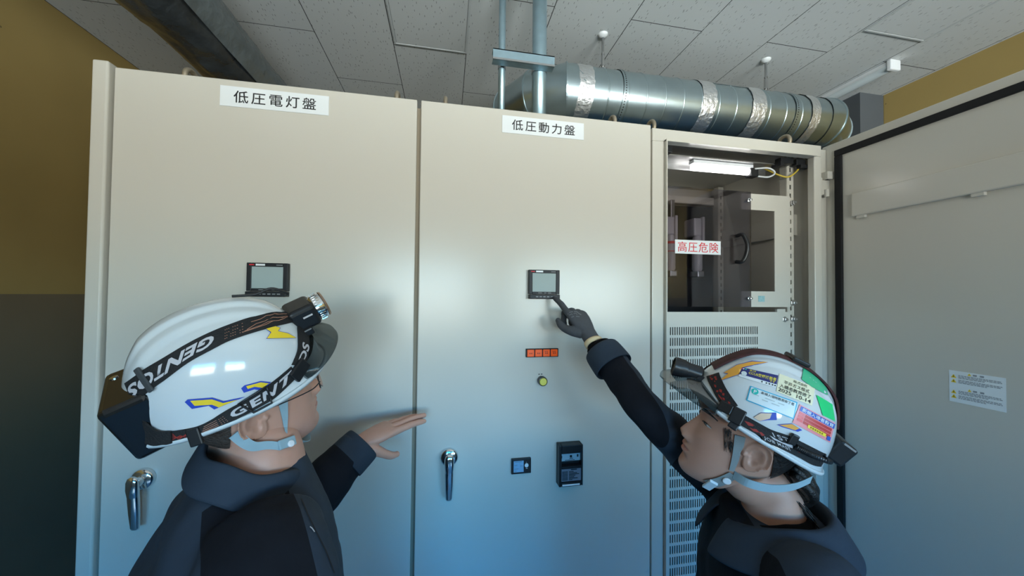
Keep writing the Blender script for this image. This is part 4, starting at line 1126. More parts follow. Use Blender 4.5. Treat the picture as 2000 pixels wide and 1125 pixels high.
# collar
def collar(root, NB, R3, rows, gap, m, th=.006, n=64, fr=0.0, tiltf=0.0):
    bm = new_bm(); R = []
    for r, z, xc, wx in rows:
        ring = []
        for k in range(n+1):
            a = gap+(2*pi-2*gap)*k/n; ring.append(NB+R3 @ Vector((xc+r*wx*cos(a), r*sin(a), z+fr*max(0, cos(a))-tiltf*max(0, cos(a))**2+.004*sin(a*5))))
        R.append(ring)
    loft(bm, R, False, closed=False); bm = processed(bm, solid=th, sub=1); return emit('collar', bm, m, root, smooth=True)
collar(man, MNB+Vector((0, 0, .004)), ypr(32, -17, 12), [(.088, -.012, -.004, 1.0), (.083, .010, -.007, 1.0), (.078, .032, -.012, 1.0), (.076, .046, -.016, 1.0), (.080, .047, -.016, 1.0), (.086, .030, -.012, 1.0), (.094, .006, -.007, 1.0), (.098, -.006, -.005, 1.0)], radians(16), M_navy, tiltf=.025)
bm = new_bm(); rings = []
for t, r in ((-.052, .0515), (-.030, .0505), (-.008, .0495), (.004, .0485), (.008, .046), (.002, .0435)):
    F = frame(MWR-axL*.012+axL*t, axL, Vector((.18, -.42, 1))); rings.append([F @ Vector((0, r*1.04*cos(q), r*.96*sin(q))) for q in [2*pi*k/36 for k in range(36)]])
loft(bm, rings, False); bm = processed(bm, solid=.003, sub=1); emit('cuff', bm, M_navy, man, smooth=True)
legs_and_shoes(man, Vector((MNB.x, MNB.y, .86)), MT, 1.0)

# his hard hat
MHH = MH @ Matrix.Translation((-.006, 0, .038)) @ ypr(0, 1.5, 0).to_4x4()
hatm = thing('hard_hat', "white hard hat with lettered black straps on the head of the left person", 'hard hat', MHH.translation, MHH.to_3x3())
sfm = hat_parts(hatm, MHH, .898, .048)
def bolt_decal(root, sf, blue, yellow, name='lightning_mark'):
    bm = new_bm()
    poly_on(sf, blue, .0022, bm, mi=0); 
    for y in yellow: poly_on(sf, y, .0027, bm, mi=1)
    emit(name, bm, [M_blue, M_yel], root, smooth=True)
# ------------------------------------------------------------------ the woman on the right
WE = Vector((.614, -.507, 1.427)); WR_ = ypr(152, 14.5, -6.9); WH = Matrix.Translation(WE) @ WR_.to_4x4()
WT = ypr(158, 0, 0); WNB = WE+Vector((.055, -.015, -.155))
woman = thing('person', 'person in navy work jacket at the right, pointing a gloved finger at the meter', 'person', (WNB.x, WNB.y, 0))
WTIP = Vector((.350, -.036, 1.712)); WWR = atd(1152, 654, 1.045)
WSR = WNB+WT @ Vector((.01, -.155, -.025)); WSL = WNB+WT @ Vector((-.005, .165, -.06)); WEL = atd(1262, 800, .875)
WLE = WSL+Vector((.03, -.03, -.26)); WLW = WLE+Vector((-.12, .06, -.18))
F1 = (WTIP-WWR).normalized(); NB1 = Vector((.25, -1, .55))
gl, gt = hand_bm([(2, 8, 6), (48, 70, 40), (55, 75, 45), (58, 78, 45)], (4, 0, -3, -6), [(.000, .016, -.006), (.020, .036, -.016), (.042, .050, -.026), (.064, .056, -.030), (.088, .056, -.030)], .93, fat=1.10)
GD = F1.copy(); GL = gt[0][0]*.93; GO = WWR+F1*.012
for _ in range(12):
    GM = frame(GO, GD, NB1); e_ = WTIP-GM @ GL; GD = (GD+((WTIP-GO).normalized()-(GM @ GL-GO).normalized())).normalized(); GO = GO+F1*e_.dot(F1)*.5
gl.transform(GM)
hb3, t3 = hand_bm([(25, 30, 20), (28, 32, 20), (30, 34, 22), (34, 36, 24)], (4, 1, -3, -6), [(.002, .016, -.004), (.025, .033, -.014), (.050, .040, -.03), (.070, .040, -.04), (.088, .036, -.05)], .92, .003)
hb3.transform(Matrix.Scale(-1, 4, (0, 1, 0))); hb3.transform(frame(WLW, Vector((-.3, .2, -1)), Vector((-.5, -1, 0)))); bmesh.ops.reverse_faces(hb3, faces=hb3.faces)
woman_body = person_body(woman, WH, .97, False, WNB, WT, [(WSR, WEL, WWR-(WWR-WEL).normalized()*.055), (WSL, WLE, WLW)], [M_skinw, M_lip], .004, [hb3], .051)
eye_parts(woman, WH, .97)
gsf = Surf(gl, .0004); glove_bm = gl; wg = emit('work_glove', gl, M_glove, woman, smooth=True)
bm = new_bm(); line_on(gsf, [(1109, 614), (1113, 610), (1119, 609)], 1.6, .0004, bm); line_on(gsf, [(1112, 616), (1117, 613), (1118, 616)], 1.2, .0004, bm); line_on(gsf, [(1121, 609), (1126, 609), (1131, 613), (1135, 615)], 1.8, .0004, bm); line_on(gsf, [(1120, 613), (1125, 612), (1127, 615)], 1.2, .0004, bm); line_on(gsf, [(1116, 620), (1121, 618)], 1.4, .0004, bm); line_on(gsf, [(1125, 618), (1132, 619)], 1.4, .0004, bm)
emit('faint_print', bm, mat('glove_print', (.16, .165, .18), .8), wg)
bm = new_bm(); rings = []
for t, r in ((-.014, .0335), (-.010, .0355), (-.004, .0360), (.001, .0345)):
    F = frame(GO+GD*(t-.040), GD, NB1); rings.append([F @ Vector((0, r*.80*cos(q), r*.66*sin(q))) for q in [2*pi*k/32 for k in range(32)]])
loft(bm, rings, False); bm = processed(bm, solid=.003); emit('glove_cuff', bm, M_cream, woman, smooth=True)
AX = (WWR-WEL).normalized()
def ring_band(root, name, c, ax, nb, specs, m, th=.003):
    bm = new_bm(); rings = []
    for t, ry, rz in specs:
        F = frame(c+ax*t, ax, nb); rings.append([F @ Vector((0, ry*cos(q), rz*sin(q))) for q in [2*pi*k/36 for k in range(36)]])
    loft(bm, rings, False); bm = processed(bm, solid=th, sub=1); return emit(name, bm, m, root, smooth=True)
ring_band(woman, 'inner_cuff', WWR, AX, NB1, [(-.085, .040, .037), (-.06, .0385, .035), (-.052, .037, .033), (-.045, .0375, .0335)], M_shirt)
# jacket
bm = new_bm()
loft(bm, torso_rings(WNB, WT, [(.005, .092, .085, .0), (-.015, .115, .092, .0), (-.04, .155, .102, -.005), (-.075, .180, .112, -.006), (-.14, .188, .125, 0), (-.26, .185, .130, 0), (-.42, .17, .125, 0), (-.56, .185, .135, 0)]))
WC = WWR-AX*.075
sleeve(bm, [WNB+WT @ Vector((.0, -.09, -.06)), WSR, (WSR+WEL)/2+Vector((0, 0, -.012)), WEL, (WEL+WC)/2, WC], [.075, .076, .057, .044, .0455, .0465], wr=.022, seed=3)
sleeve(bm, [WNB+WT @ Vector((-.0, .09, -.06)), WSL, (WSL+WLE)/2, WLE, (WLE+WLW)/2, WLW], [.07, .078, .072, .064, .056, .046], wr=.02, seed=4)
bm = processed(bm, voxel=.006, smooth=5); crumple(bm, .006, 11, 9)
inv = WT.inverted()
F_ = frame(WEL, AX, NB1)
cut(bm, WEL+AX*(.86*(WWR-WEL).length), AX); cut(bm, WEL-F_.to_3x3() @ Vector((0, .004, 0)), F_.to_3x3() @ Vector((0, 1, 0)))
cut(bm, WNB+WT @ Vector((.055, 0, 0)), WT @ Vector((1, 0, 0))); cut(bm, WEL-AX*(.45*(WWR-WEL).length), AX)
for f in bm.faces:
    c = f.calc_center_median(); L = (WWR-WEL).length; u = (c-WEL).dot(AX)/L; w = c-WEL-AX*(u*L)
    F = frame(WEL, AX, NB1); lo = F.to_3x3().inverted() @ w
    q = inv @ (c-WNB)
    if u > -.45: f.material_index = 1 if (lo.y > -.004 and u < .86 ) else 0
    else: f.material_index = 1 if q.x > .055 else 0
emit('jacket', bm, [M_navy, M_dark], woman, smooth=True)
ring_band(woman, 'cuff', WC, AX, NB1, [(-.05, .0555, .051), (-.02, .054, .050), (.008, .0525, .0485), (.016, .050, .0465), (.008, .047, .044)], M_navy, .004)
def lay_collar(root, NB, R3, rows, gap, m, th=.006, n=64, drop=.035):
    bm = new_bm(); R = []
    for r, z, xc in rows:
        R.append([NB+R3 @ Vector((xc+r*cos(a), r*1.02*sin(a), z-drop*max(0, cos(a))**1.5)) for a in [gap+(2*pi-2*gap)*k/n for k in range(n+1)]])
    loft(bm, R, False, closed=False); bm = processed(bm, solid=th, sub=1); return emit('collar', bm, m, root, smooth=True)
lay_collar(woman, WNB, WT, [(.090, -.01, .0), (.088, .02, -.002), (.092, .030, -.003), (.105, .018, -.002), (.124, -.014, .0), (.140, -.040, .0)], radians(14), M_navy)
ring = []
bm = new_bm(); rings = []
for r, z in ((.098, -.045), (.086, -.015), (.074, .008), (.066, .018), (.062, .014)):
    rings.append([WNB+WT @ Vector((.004+r*cos(q), r*sin(q), z-.025*max(0, cos(q)))) for q in [2*pi*k/48 for k in range(48)]])
loft(bm, rings, False); bm = processed(bm, solid=.004, sub=1); emit('undershirt', bm, M_shirt, woman, smooth=True)
# hair: sides, nape and a low bun with loose strands
bm = back_hair(.97, False, 1.03, -.036, -.040, .034)
def lock(pts, r, n=10): tube(bm, curve(pts, 18), [r*(.35+.65*sin(pi*(.12+.84*i/18))) for i in range(19)], n)
rd = random.Random(11)
for k in range(26):
    a = rd.uniform(0, 2*pi); b = rd.uniform(.2, 1); c0 = Vector((-.118, 0, -.055)); y = .034*b*cos(a); z = .024*b*sin(a)
    lock([(-.085, y*1.3, -.02+z*.6), (-.105, y, -.035+z), (-.128, y*.9, -.05+z), (-.142, y*.4, -.07+z*.8), (-.128, y*.2, -.090+z*.4), (-.108, y*.5, -.086)], .010)
for k in range(16):
    y = rd.uniform(-.03, .05); 
    lock([(-.10, y*.6, -.07), (-.125-rd.uniform(0, .02), y, -.095), (-.145-rd.uniform(0, .03), y+rd.uniform(-.01, .02), -.125-rd.uniform(0, .02)), (-.150-rd.uniform(0, .05), y+rd.uniform(-.02, .03), -.150-rd.uniform(0, .03))], .0011, 5)
bm.transform(WH); emit('hair', bm, M_hair, woman, smooth=True)
legs_and_shoes(woman, Vector((WNB.x, WNB.y, .80)), WT, .92)
WHH = WH @ Matrix.Translation((-.006, 0, .045)) @ ypr(0, 12.5, 0).to_4x4()
hatw = thing('hard_hat', "white hard hat covered with stickers on the head of the right person", 'hard hat', WHH.translation, WHH.to_3x3())
sfw = hat_parts(hatw, WHH, .867, .066, .09, .045, .032)
# ------------------------------------------------------------------ gear of the man's hard hat
def crop(ox, oy, k): return lambda *pts: [(ox+x/k, oy+y/k) for x, y in pts]
c1, c2, c3, c4 = crop(240, 560, 4.688), crop(180, 720, 5.627), crop(440, 640, 4.325), crop(1300, 670, 4.018)
def lightning(root, sf, poly, k=1.3, blue=None):
    bm = new_bm(); poly_on(sf, blue or grow(poly, k), .0016, bm, mi=0); poly_on(sf, poly, .0021, bm, mi=1); emit('lightning_mark', bm, [M_blue, M_yel], root, smooth=True)
lightning(hatm, sfm, c1((625, 1035), (820, 1022), (920, 1055), (1060, 1022), (880, 1095), (820, 1070), (665, 1080)), blue=c1((600, 1025), (822, 1008), (922, 1040), (1120, 1000), (840, 1115), (790, 1082), (640, 1110), (575, 1048)))
lightning(hatm, sfm, c1((1125, 905), (1255, 870), (1330, 880), (1270, 920), (1200, 910), (1140, 930)), blue=c1((1080, 925), (1110, 898), (1255, 860), (1350, 870), (1265, 945), (1200, 935), (1105, 965)))
lightning(hatm, sfm, c1((1290, 385), (1385, 370), (1430, 385), (1410, 415), (1500, 435), (1575, 475), (1310, 480), (1350, 425)))
hl = thing('headlamp', 'black headlamp with silver bezel strapped round the hard hat of the left person', 'headlamp', MHH.translation, MHH.to_3x3())
TU = c1((1500, 240), (1270, 260), (1000, 350), (800, 430), (600, 530), (400, 650), (200, 770), (50, 880)); TL = c1((1560, 330), (1300, 395), (1000, 490), (800, 590), (600, 700), (400, 850), (300, 920), (120, 1060))
SU = [(566, 716), (532, 744), (486, 775), (440, 801), (411, 820), (381, 833), (333, 841)]; SL = [(578, 736), (537, 776), (509, 793), (463, 818), (411, 844), (367, 857), (336, 861)]
SU2 = [(340, 838), (318, 838), (298, 826), (284, 812)]; SL2 = [(342, 862), (318, 868), (294, 862), (276, 850)]
FU = [(578, 640), (579, 662), (578, 686), (567, 713)]; FL = [(606, 640), (608, 666), (603, 693), (588, 714)]
rt = Ribbon(TU, TL); rs = Ribbon(SU, SL); rf = Ribbon(FU, FL)
emit('crown_strap', strip(sfm, TU, TL, .0012, .0018), M_strap, hl, angle=50)
side = strip(sfm, SU, SL, .0012, .0018); far = side.copy(); emit('side_strap', side, M_strap, hl, angle=50)
emit('side_strap', mirror_to(far, MHH), M_strap, hl, angle=50)
side = strip(sfm, SU2, SL2, .0030, .0025, 20); far = side.copy(); emit('battery_strap', side, M_strap, hl, angle=50); emit('battery_strap', mirror_to(far, MHH), M_strap, hl, angle=50)
fr_ = strip(sfm, FU, FL, .0012, .0018, 24); far = fr_.copy(); emit('front_strap', fr_, M_strap, hl, angle=50); emit('front_strap', mirror_to(far, MHH), M_strap, hl, angle=50)
emit('lettering', text_f(sfm, lambda u, v: rt.at(.40+.60*u, .80-.58*v), 'GENTOS', .0036, .038, 1.05, .25), M_strapt, hl, smooth=True)
emit('lettering', text_f(sfm, lambda u, v: rs.at(.50-.48*u, .17+.62*v), 'GENT', .0036, .038, 1.15, .25), M_strapt, hl, smooth=True)
emit('lettering', text_f(sfm, lambda u, v: rf.at(.92-.50*u, .25+.5*v), 'OS', .0036, .03, 1.05, .25), M_strapt, hl, smooth=True)
bm = new_bm()
for v0, seq in ((.22, ((.02, 0), (.07, .0), (.09, -.08), (.13, -.08), (.16, .12), (.20, .12))), (.42, ((.01, 0), (.06, .05), (.10, -.10), (.14, .10), (.18, .12), (.22, .30))), (.60, ((.03, -.1), (.08, .02), (.13, .02), (.16, .12), (.23, .16))), (.76, ((.10, -.15), (.14, .0), (.24, .04)))):
    line_on(sfm, [rt.at(s, v0+d) for s, d in seq], 1.0, .0034, bm)
for k in range(9):
    for v in (.25, .45, .62, .78):
        if (k*3+int(v*100)) % 4: s = .235+k*.011; line_on(sfm, [rt.at(s, v), rt.at(s+.005, v)], 1.0, .0034, bm)
for v in (.25, .42, .58, .72):
    line_on(sfm, [rs.at(.60, v), rs.at(.72, v+.02)], 1.0, .0034, bm)
    for k in range(3): line_on(sfm, [rs.at(.54+.018*k, v+.04), rs.at(.547+.018*k, v+.04)], 1.0, .0034, bm)
emit('circuit_print', bm, M_copper, hl)
bm = new_bm()
for v in (.2, .4, .6, .8): line_on(sfm, [rs.at(.84, v), rs.at(.90, .95-v*.6), rs.at(.96, v)], 1.3, .0034, bm)
emit('red_print', bm, M_redpat, hl)
M_slide = mat('dark_grey_plastic', (.05, .055, .06), .5)
block(hl, 'strap_slider', on_surf(sfm, 289, 741, radians(53), .004), .040, .008, .004, M_slide, .0015)
block(hl, 'rim_clip', on_surf(sfm, 581, 722, radians(40), .004), .024, .034, .007, M_black, .002)
block(hl, 'rim_clip', on_surf(sfm, 403, 856, radians(-25), .003), .016, .026, .007, M_black, .002)
bm = new_bm(); q = [rs.at(s, v) for s, v in ((.22, -.05), (.22, 1.12), (.40, 1.12), (.40, -.05))]
pts = []
for i in range(4):
    a, b = q[i], q[(i+1) % 4]
    for t in range(4):
        p, n = sfm.hit(a[0]+(b[0]-a[0])*t/4, a[1]+(b[1]-a[1])*t/4); pts.append(p+n*.005)
pts.append(pts[0]); tube(bm, pts, .0016, 8); emit('strap_buckle', bm, M_black, hl, smooth=True)
# lamp head at the front
def lamp_head(root, M4, r, L, body_m, bez_m, ribs=True):
    bm = new_bm(); box(bm, -.026*r, .020*r, -.029*r, .029*r, -.022*r, .022*r, .008*r, 4); box(bm, -.030*r, .0, -.034*r, .034*r, -.030*r, -.016*r, .003*r, 2); bm.transform(M4); emit('lamp_body', bm, body_m, root)
    bm = new_bm(); lathe(bm, [(.021*r, .016*r), (.0245*r, .020*r), (.0245*r, .020*r+L), (.0225*r, .023*r+L), (.0195*r, .0235*r+L), (.0185*r, .018*r+L)], (0, 0, 0), (1, 0, 0), 48, cap=False); bm.transform(M4); emit('bezel', bm, bez_m, root, angle=35)
    if ribs:
        bm = new_bm()
        for k in range(28):
            a = 2*pi*k/28; m = Matrix.Rotation(a, 4, 'X'); box(bm, .022*r, .018*r+L, -.0013*r, .0013*r, .0238*r, .0258*r, 0, M=m)
        bm.transform(M4); emit('bezel_ribs', bm, bez_m, root)
    bm = new_bm(); lathe(bm, [(.0188*r, .0175*r+L), (.010*r, .0195*r+L), (.0005, .020*r+L)], (0, 0, 0), (1, 0, 0), 32); bm.transform(M4); emit('lens', bm, mat('lamp_lens', (.35, .36, .36), .1, coat=.8), root, smooth=True)
    bm = new_bm(); lathe(bm, [(.0245*r, .023*r+L), (.0235*r, .026*r+L), (.0195*r, .026*r+L)], (0, 0, 0), (1, 0, 0), 32, cap=False); bm.transform(M4); emit('bezel_ring', bm, M_copperm, root, smooth=True)
M_copperm = mat('rose_metal', (.45, .30, .22), .3, metal=1)
fp = hat_point(0, .50, .898)
LM = MHH @ Matrix.Translation((fp[0]+.026, 0, fp[2]-.010)) @ ypr(0, 12, 0).to_4x4()
lamp_head(hl, LM, 1.0, .014, M_black, M_chrome)
bm = new_bm(); box(bm, -.024, -.004, -.028, .028, -.034, -.004, .004, 2); bm.transform(LM); emit('lamp_base', bm, M_black, hl)
bm = new_bm(); box(bm, -.006, .010, -.0298, -.0288, .003, .006); bm.transform(LM); emit('print', bm, M_strapt, hl)
bm = new_bm(); tube(bm, [MHH @ Vector(p) for p in curve([(fp[0]+.012, 0, fp[2]+.034), (fp[0]-.01, .002, fp[2]+.050), (fp[0]-.035, .004, fp[2]+.046), (fp[0]-.065, .004, fp[2]+.052)], 20)], .0022, 8); emit('cable', bm, M_black, hl, smooth=True)
# battery box at the back
rp_ = hat_point(pi, .14, .898)
BX = MHH @ Matrix.Translation((rp_[0]+.020, 0, rp_[2]+.006)) @ ypr(0, 8, 0).to_4x4()
bm = new_bm(); box(bm, -.028, .026, -.064, .056, -.052, .042, .008, 3); bm.transform(BX); bb = emit('battery_box', bm, mat('gloss_black', (.008, .009, .010), .15, coat=.6), hl)
bm = new_bm(); lathe(bm, [(.005, 0), (.005, .0015), (.003, .002)], (-.014, .030, .0418), (0, 0, 1), 16); bm.transform(BX); emit('button', bm, M_chrome, bb)
# his chin strap and glasses
hm_ = head_bm(1.07, True, False); hm_.transform(MH); hsm = Surf(hm_, .0025)
b_ = new_bm(); b_.from_mesh(man_body.data); b_.transform(MW[man.name]); bsm = Surf(b_, .001); b_.free()
CF = (c3((440, 640), (470, 750), (495, 880)), c3((515, 585), (520, 750), (512, 900))); CR = (c3((130, 840), (260, 900), (400, 985), (470, 1000)), c3((40, 890), (150, 970), (290, 1032), (450, 1028)))
cs = thing('chin_strap', "pale blue chin strap under the jaw of the left person", 'strap', MHH.translation, MHH.to_3x3())
for up, lo, of, sf_ in ((*CF, .0015, bsm),):
    b = strip(sf_, up, lo, of, .0012, 24, relax=12 if callable(of) else 2); fb = b.copy(); emit('webbing', b, M_web, cs, smooth=False); emit('webbing', mirror_to(fb, MH), M_web, cs)
PP = [(hsm, 458, 838, .008), (hsm, 474, 848, .019), (hsm, 492, 858, .020), (bsm, 520, 868, .005), (bsm, 548, 873, .003)]
pn = [(lambda h: (h[0]+h[1]*o, h[1]))(sf_.hit(x, y)) for sf_, x, y, o in PP]
PC = curve([p for p, n in pn], 30); 
for _ in range(25): PC = [PC[0]]+[(PC[i-1]+PC[i]*2+PC[i+1])/4 for i in range(1, 30)]+[PC[30]]
nn_ = sum((n for p, n in pn), Vector()).normalized(); rings = []
for i, p in enumerate(PC):
    t_ = (PC[min(i+1, 30)]-PC[max(i-1, 0)]).normalized(); w_ = t_.cross(nn_).normalized()*(.0085-.0025*i/30); rings.append([p-w_, p+w_, p+w_+nn_*.0013, p-w_+nn_*.0013])
bm = new_bm(); loft(bm, rings); fb = bm.copy(); emit('webbing', bm, M_web, cs); emit('webbing', mirror_to(fb, MH), M_web, cs)
block(cs, 'buckle', on_surf(bsm, 557, 866, radians(-20), .004), .030, .016, .005, M_web, .002)
bm = new_bm(); lathe(bm, [(.0055, 0), (.0055, .0025), (.004, .0035)], (0, 0, 0), (0, 0, 1), 20); bm.transform(on_surf(bsm, 562, 869, 0, .006)); emit('snap_button', bm, M_white, cs)
bm = new_bm(); P_ = [MH @ Vector(p) for p in curve([(.035, -.070, -.075), (.058, -.045, -.112), (.066, 0, -.126), (.058, .045, -.112), (.035, .070, -.075)], 24)]
F_ = MH.to_3x3() @ Vector((.008, 0, -.002)); N_ = MH.to_3x3() @ Vector((0, 0, -.0015)); loft(bm, [[p-F_, p+F_, p+F_+N_, p-F_+N_] for p in P_]); emit('webbing', bm, M_web, cs)
gl_ = thing('glasses', "thin black framed glasses on the face of the left person", 'glasses', MH.translation, MH.to_3x3())
bm = new_bm()
for sd in (-1, 1):
    cx, cy = .108, sd*.034; ring = [Vector((cx-.006*abs(cos(a))*(1 if cos(a)*sd > 0 else 0), cy+.025*cos(a), .008+.018*sin(a))) for a in [2*pi*k/32 for k in range(33)]]
    tube(bm, [MH @ p for p in ring], .0010, 6, cap=False)
    tube(bm, [MH @ p for p in curve([(.104, sd*.059, .014), (.085, sd*.076, .015), (.04, sd*.083, .016), (.0, sd*.084, .018)], 20)], .0011, 6)
tube(bm, [MH @ p for p in curve([(.109, -.010, .010), (.112, 0, .013), (.109, .010, .010)], 8)], .0011, 6)
emit('frame', bm, M_black, gl_, smooth=True)
for sd in (-1, 1):
    bm = new_bm(); bm.faces.new([bm.verts.new(MH @ Vector((.1075, sd*.034+.0245*cos(a), .008+.0175*sin(a)))) for a in [2*pi*k/28 for k in range(28)]]); emit('lens', bm, M_pane, gl_)

# ------------------------------------------------------------------ gear of the woman's hard hat
M_orange = mat('orange_mark', (.78, .36, .05), .4)
def lightning_w(poly, k=1.1):
    bm = new_bm(); poly_on(sfw, grow(poly, k), .0012, bm, mi=0); poly_on(sfw, poly, .0016, bm, mi=1); emit('lightning_mark', bm, [M_blue, M_orange], hatw, smooth=True)
lightning_w(c4((800, 155), (690, 175), (600, 200), (545, 225), (580, 250), (430, 300), (495, 245), (460, 240), (560, 180), (680, 150)))
bm = new_bm(); poly_on(sfw, c4((870, 638), (985, 628), (1065, 680), (1030, 692), (905, 655)), .0012, bm, mi=0); poly_on(sfw, c4((885, 640), (985, 632), (1040, 665), (1010, 680)), .0016, bm, mi=1); emit('lightning_mark', bm, [M_blue, M_orange], hatw)
bm = new_bm(); poly_on(sfw, c4((690, 582), (745, 545), (865, 545), (868, 602), (795, 603), (735, 612)), .0012, bm, mi=0); poly_on(sfw, c4((690, 582), (745, 548), (830, 550), (815, 590), (735, 610)), .0016, bm, mi=1); emit('lightning_mark', bm, [M_blue, mat('pale_orange_mark', (.72, .52, .36), .4)], hatw)
def put(name, quad, m, off=.0010, nu=14, nv=8, root=None): return emit(name, sticker(sfw, quad, off, nu, nv), m, root or hatw, smooth=True)
def words(quad, body, m, u0, u1, v0, v1, off=.0019, bold=.012, root=None, spacing=1.0, name='lettering'):
    q = sub_quad(quad, u0, u1, v0, v1); f = quad_map(q)
    def g(u, v):
        p = f(u, v); return (p.x, p.y)
    emit(name, text_f(sfw, g, body, off, bold, spacing), m, root, smooth=True)
M_navyst = mat('sticker_navy', (.012, .02, .16), .3, coat=.3); M_yelst = mat('sticker_yellow', (.90, .75, .06), .35); M_cream2 = mat('sticker_cream', (.82, .78, .56), .35)
M_cyan = mat('sticker_cyan', (.03, .40, .62), .35); M_pale = mat('sticker_pale', (.70, .78, .80), .35, noise_s=50, noise_a=.05); M_redst = mat('sticker_red', (.75, .10, .12), .35); M_redd = mat('sticker_dark_red', (.55, .06, .06), .4)
M_teal = mat('sticker_teal', (.02, .50, .44), .35); M_grn = mat('sticker_green', (.02, .62, .20), .35); M_grnd = mat('sticker_green_dark', (.06, .46, .24), .35); M_bluest = mat('sticker_blue', (.04, .12, .50), .35)
q = c4((590, 195), (880, 260), (862, 352), (575, 265)); s0 = put('navy_sticker', q, M_signw)
put('navy_field', sub_quad(q, 0, 1, 0, .74), M_navyst, .0014, root=s0)
words(q, 'CCUS登録技能者', M_yelst, .24, .97, .24, .52, root=s0); words(q, 'です', M_yelst, .80, .95, .54, .70, root=s0); words(q, '私は', M_yelst, .25, .42, .05, .20, root=s0)
bm = new_bm(); poly_on(sfw, [quad_map(sub_quad(q, .05, .20, .35, .80))(.5+.5*cos(a), .5+.5*sin(a))[:2] for a in [2*pi*k/14 for k in range(14)]], .0018, bm); emit('emblem', bm, M_pale, s0)
bm = new_bm()
for k, u in enumerate((.04, .09, .15)): poly_on(sfw, [quad_map(q)(u+.022*cos(a), .13+.07*sin(a))[:2] for a in [2*pi*j/8 for j in range(8)]], .0018, bm, mi=k)
emit('colour_dots', bm, [M_redst, M_white, M_teal], s0)
bm = new_bm()
for u in (.60, .72, .80, .88, .95): poly_on(sfw, [p[:2] for p in sub_quad(q, u, u+.035, .82, .93)], .0018, bm)
emit('small_print', bm, M_ink, s0)
q = c4((890, 245), (1165, 350), (1140, 492), (865, 382)); s1 = put('cream_sticker', q, M_cream2)
words(q, '株式会社', M_ink, .40, .78, .06, .20, root=s1, bold=.004); words(q, '平井ガス株式', M_ink, .16, .86, .26, .46, root=s1, bold=.004); words(q, '入構者教育修了', M_ink, .06, .92, .50, .70, root=s1, bold=.006); words(q, '2025  10-14', M_ink, .04, .94, .74, .93, root=s1, bold=.004)
q = c4((665, 338), (1028, 465), (1000, 597), (632, 450)); s2_ = put('blue_edged_sticker', q, M_cyan); put('pale_field', sub_quad(q, .025, .975, .06, .94), M_pale, .0014, root=s2_)
bm = new_bm(); f = quad_map(q); poly_on(sfw, [f(.12+.075*cos(a), .26+.19*sin(a))[:2] for a in [2*pi*k/16 for k in range(16)]], .0018, bm); emit('emblem', bm, M_teal, s2_)
words(q, 'P', M_white, .095, .155, .16, .38, root=s2_, off=.0023, bold=.02)
words(q, '新規入場時教育修了者', M_ink, .25, .94, .10, .27, root=s2_, bold=.004)
bm = new_bm()
for v, u0, u1 in ((.42, .10, .22), (.40, .35, .55), (.40, .62, .75), (.56, .30, .42), (.56, .50, .66)): poly_on(sfw, [p[:2] for p in sub_quad(q, u0, u1, v, v+.05)], .0018, bm)
emit('faded_print', bm, mat('faded_print', (.45, .52, .54), .5), s2_)
q = c4((1045, 480), (1318, 628), (1280, 778), (990, 622)); s3_ = put('red_sticker', q, mat('sticker_pink', (.85, .30, .32), .35)); put('heading_field', sub_quad(q, .05, 1, .05, .29), M_bluest, .0014, root=s3_)
words(q, '新規入場者教育', M_white, .10, .96, .08, .27, root=s3_, bold=.012)
for v in (.33, .49, .65):
    put('table_row', sub_quad(q, .06, .21, v, v+.135), M_redst, .0014, 4, 3, s3_); put('table_row', sub_quad(q, .23, .95, v, v+.135), M_redd, .0014, 8, 3, s3_)
put('yellow_field', sub_quad(q, .36, .84, .70, .86), M_yelst, .0018, 8, 3, s3_); put('corner_mark', sub_quad(q, .88, .97, .74, .94), M_bluest, .0018, 4, 4, s3_)
bm = new_bm()
for k in range(6): poly_on(sfw, [p[:2] for p in sub_quad(q, .42+.06*k, .455+.06*k, .74, .82)], .0023, bm)
emit('small_print', bm, mat('brown_print', (.35, .15, .02), .5), s3_)
bm = new_bm(); poly_on(sfw, c4((1075, 190), (1130, 230), (1200, 290), (1252, 350), (1262, 410), (1140, 350), (1060, 290)), .0012, bm); emit('green_sticker', bm, M_grnd, hatw, smooth=True)
put('green_sticker', c4((1172, 408), (1298, 480), (1318, 612), (1222, 565)), M_grn, .0012, 8, 8)

hw = thing('headlamp', 'black headlamp with dark red patterned straps on the stickered hard hat', 'headlamp', WHH.translation, WHH.to_3x3())
FU = c4((330, 270), (345, 310), (400, 420), (460, 530)); FL = c4((425, 240), (440, 280), (485, 370), (570, 492))
SU = c4((560, 530), (700, 608), (830, 678), (960, 722), (1100, 790), (1275, 880)); SL = c4((545, 655), (700, 742), (900, 828), (1050, 902), (1150, 955), (1262, 965))
rf = Ribbon(FU, FL); rs = Ribbon(SU, SL)
for nm, U_, L_ in (('front_strap', FU, FL), ('side_strap', SU, SL)):
    b = strip(sfw, U_, L_, .0010, .0018, 36); fb = b.copy(); emit(nm, b, M_strap, hw, angle=50); emit(nm, mirror_to(fb, WHH), M_strap, hw, angle=50)
def crown_pts(s, a0, a1, n=40):
    out = []
    for i in range(n+1):
        a = a0+(a1-a0)*i/n; az, t = (0, 2*a/pi) if a < pi/2 else (pi, 2*(pi-a)/pi); out.append(hat_point(az, min(t, .985), s))
    return out
bm = new_bm(); CP = crown_pts(.867, .50, 2.55); rings = []
CP = [CP[0]]+[(CP[i-1]+CP[i]*2+CP[i+1])/4 for i in range(1, len(CP)-1)]+[CP[-1]]
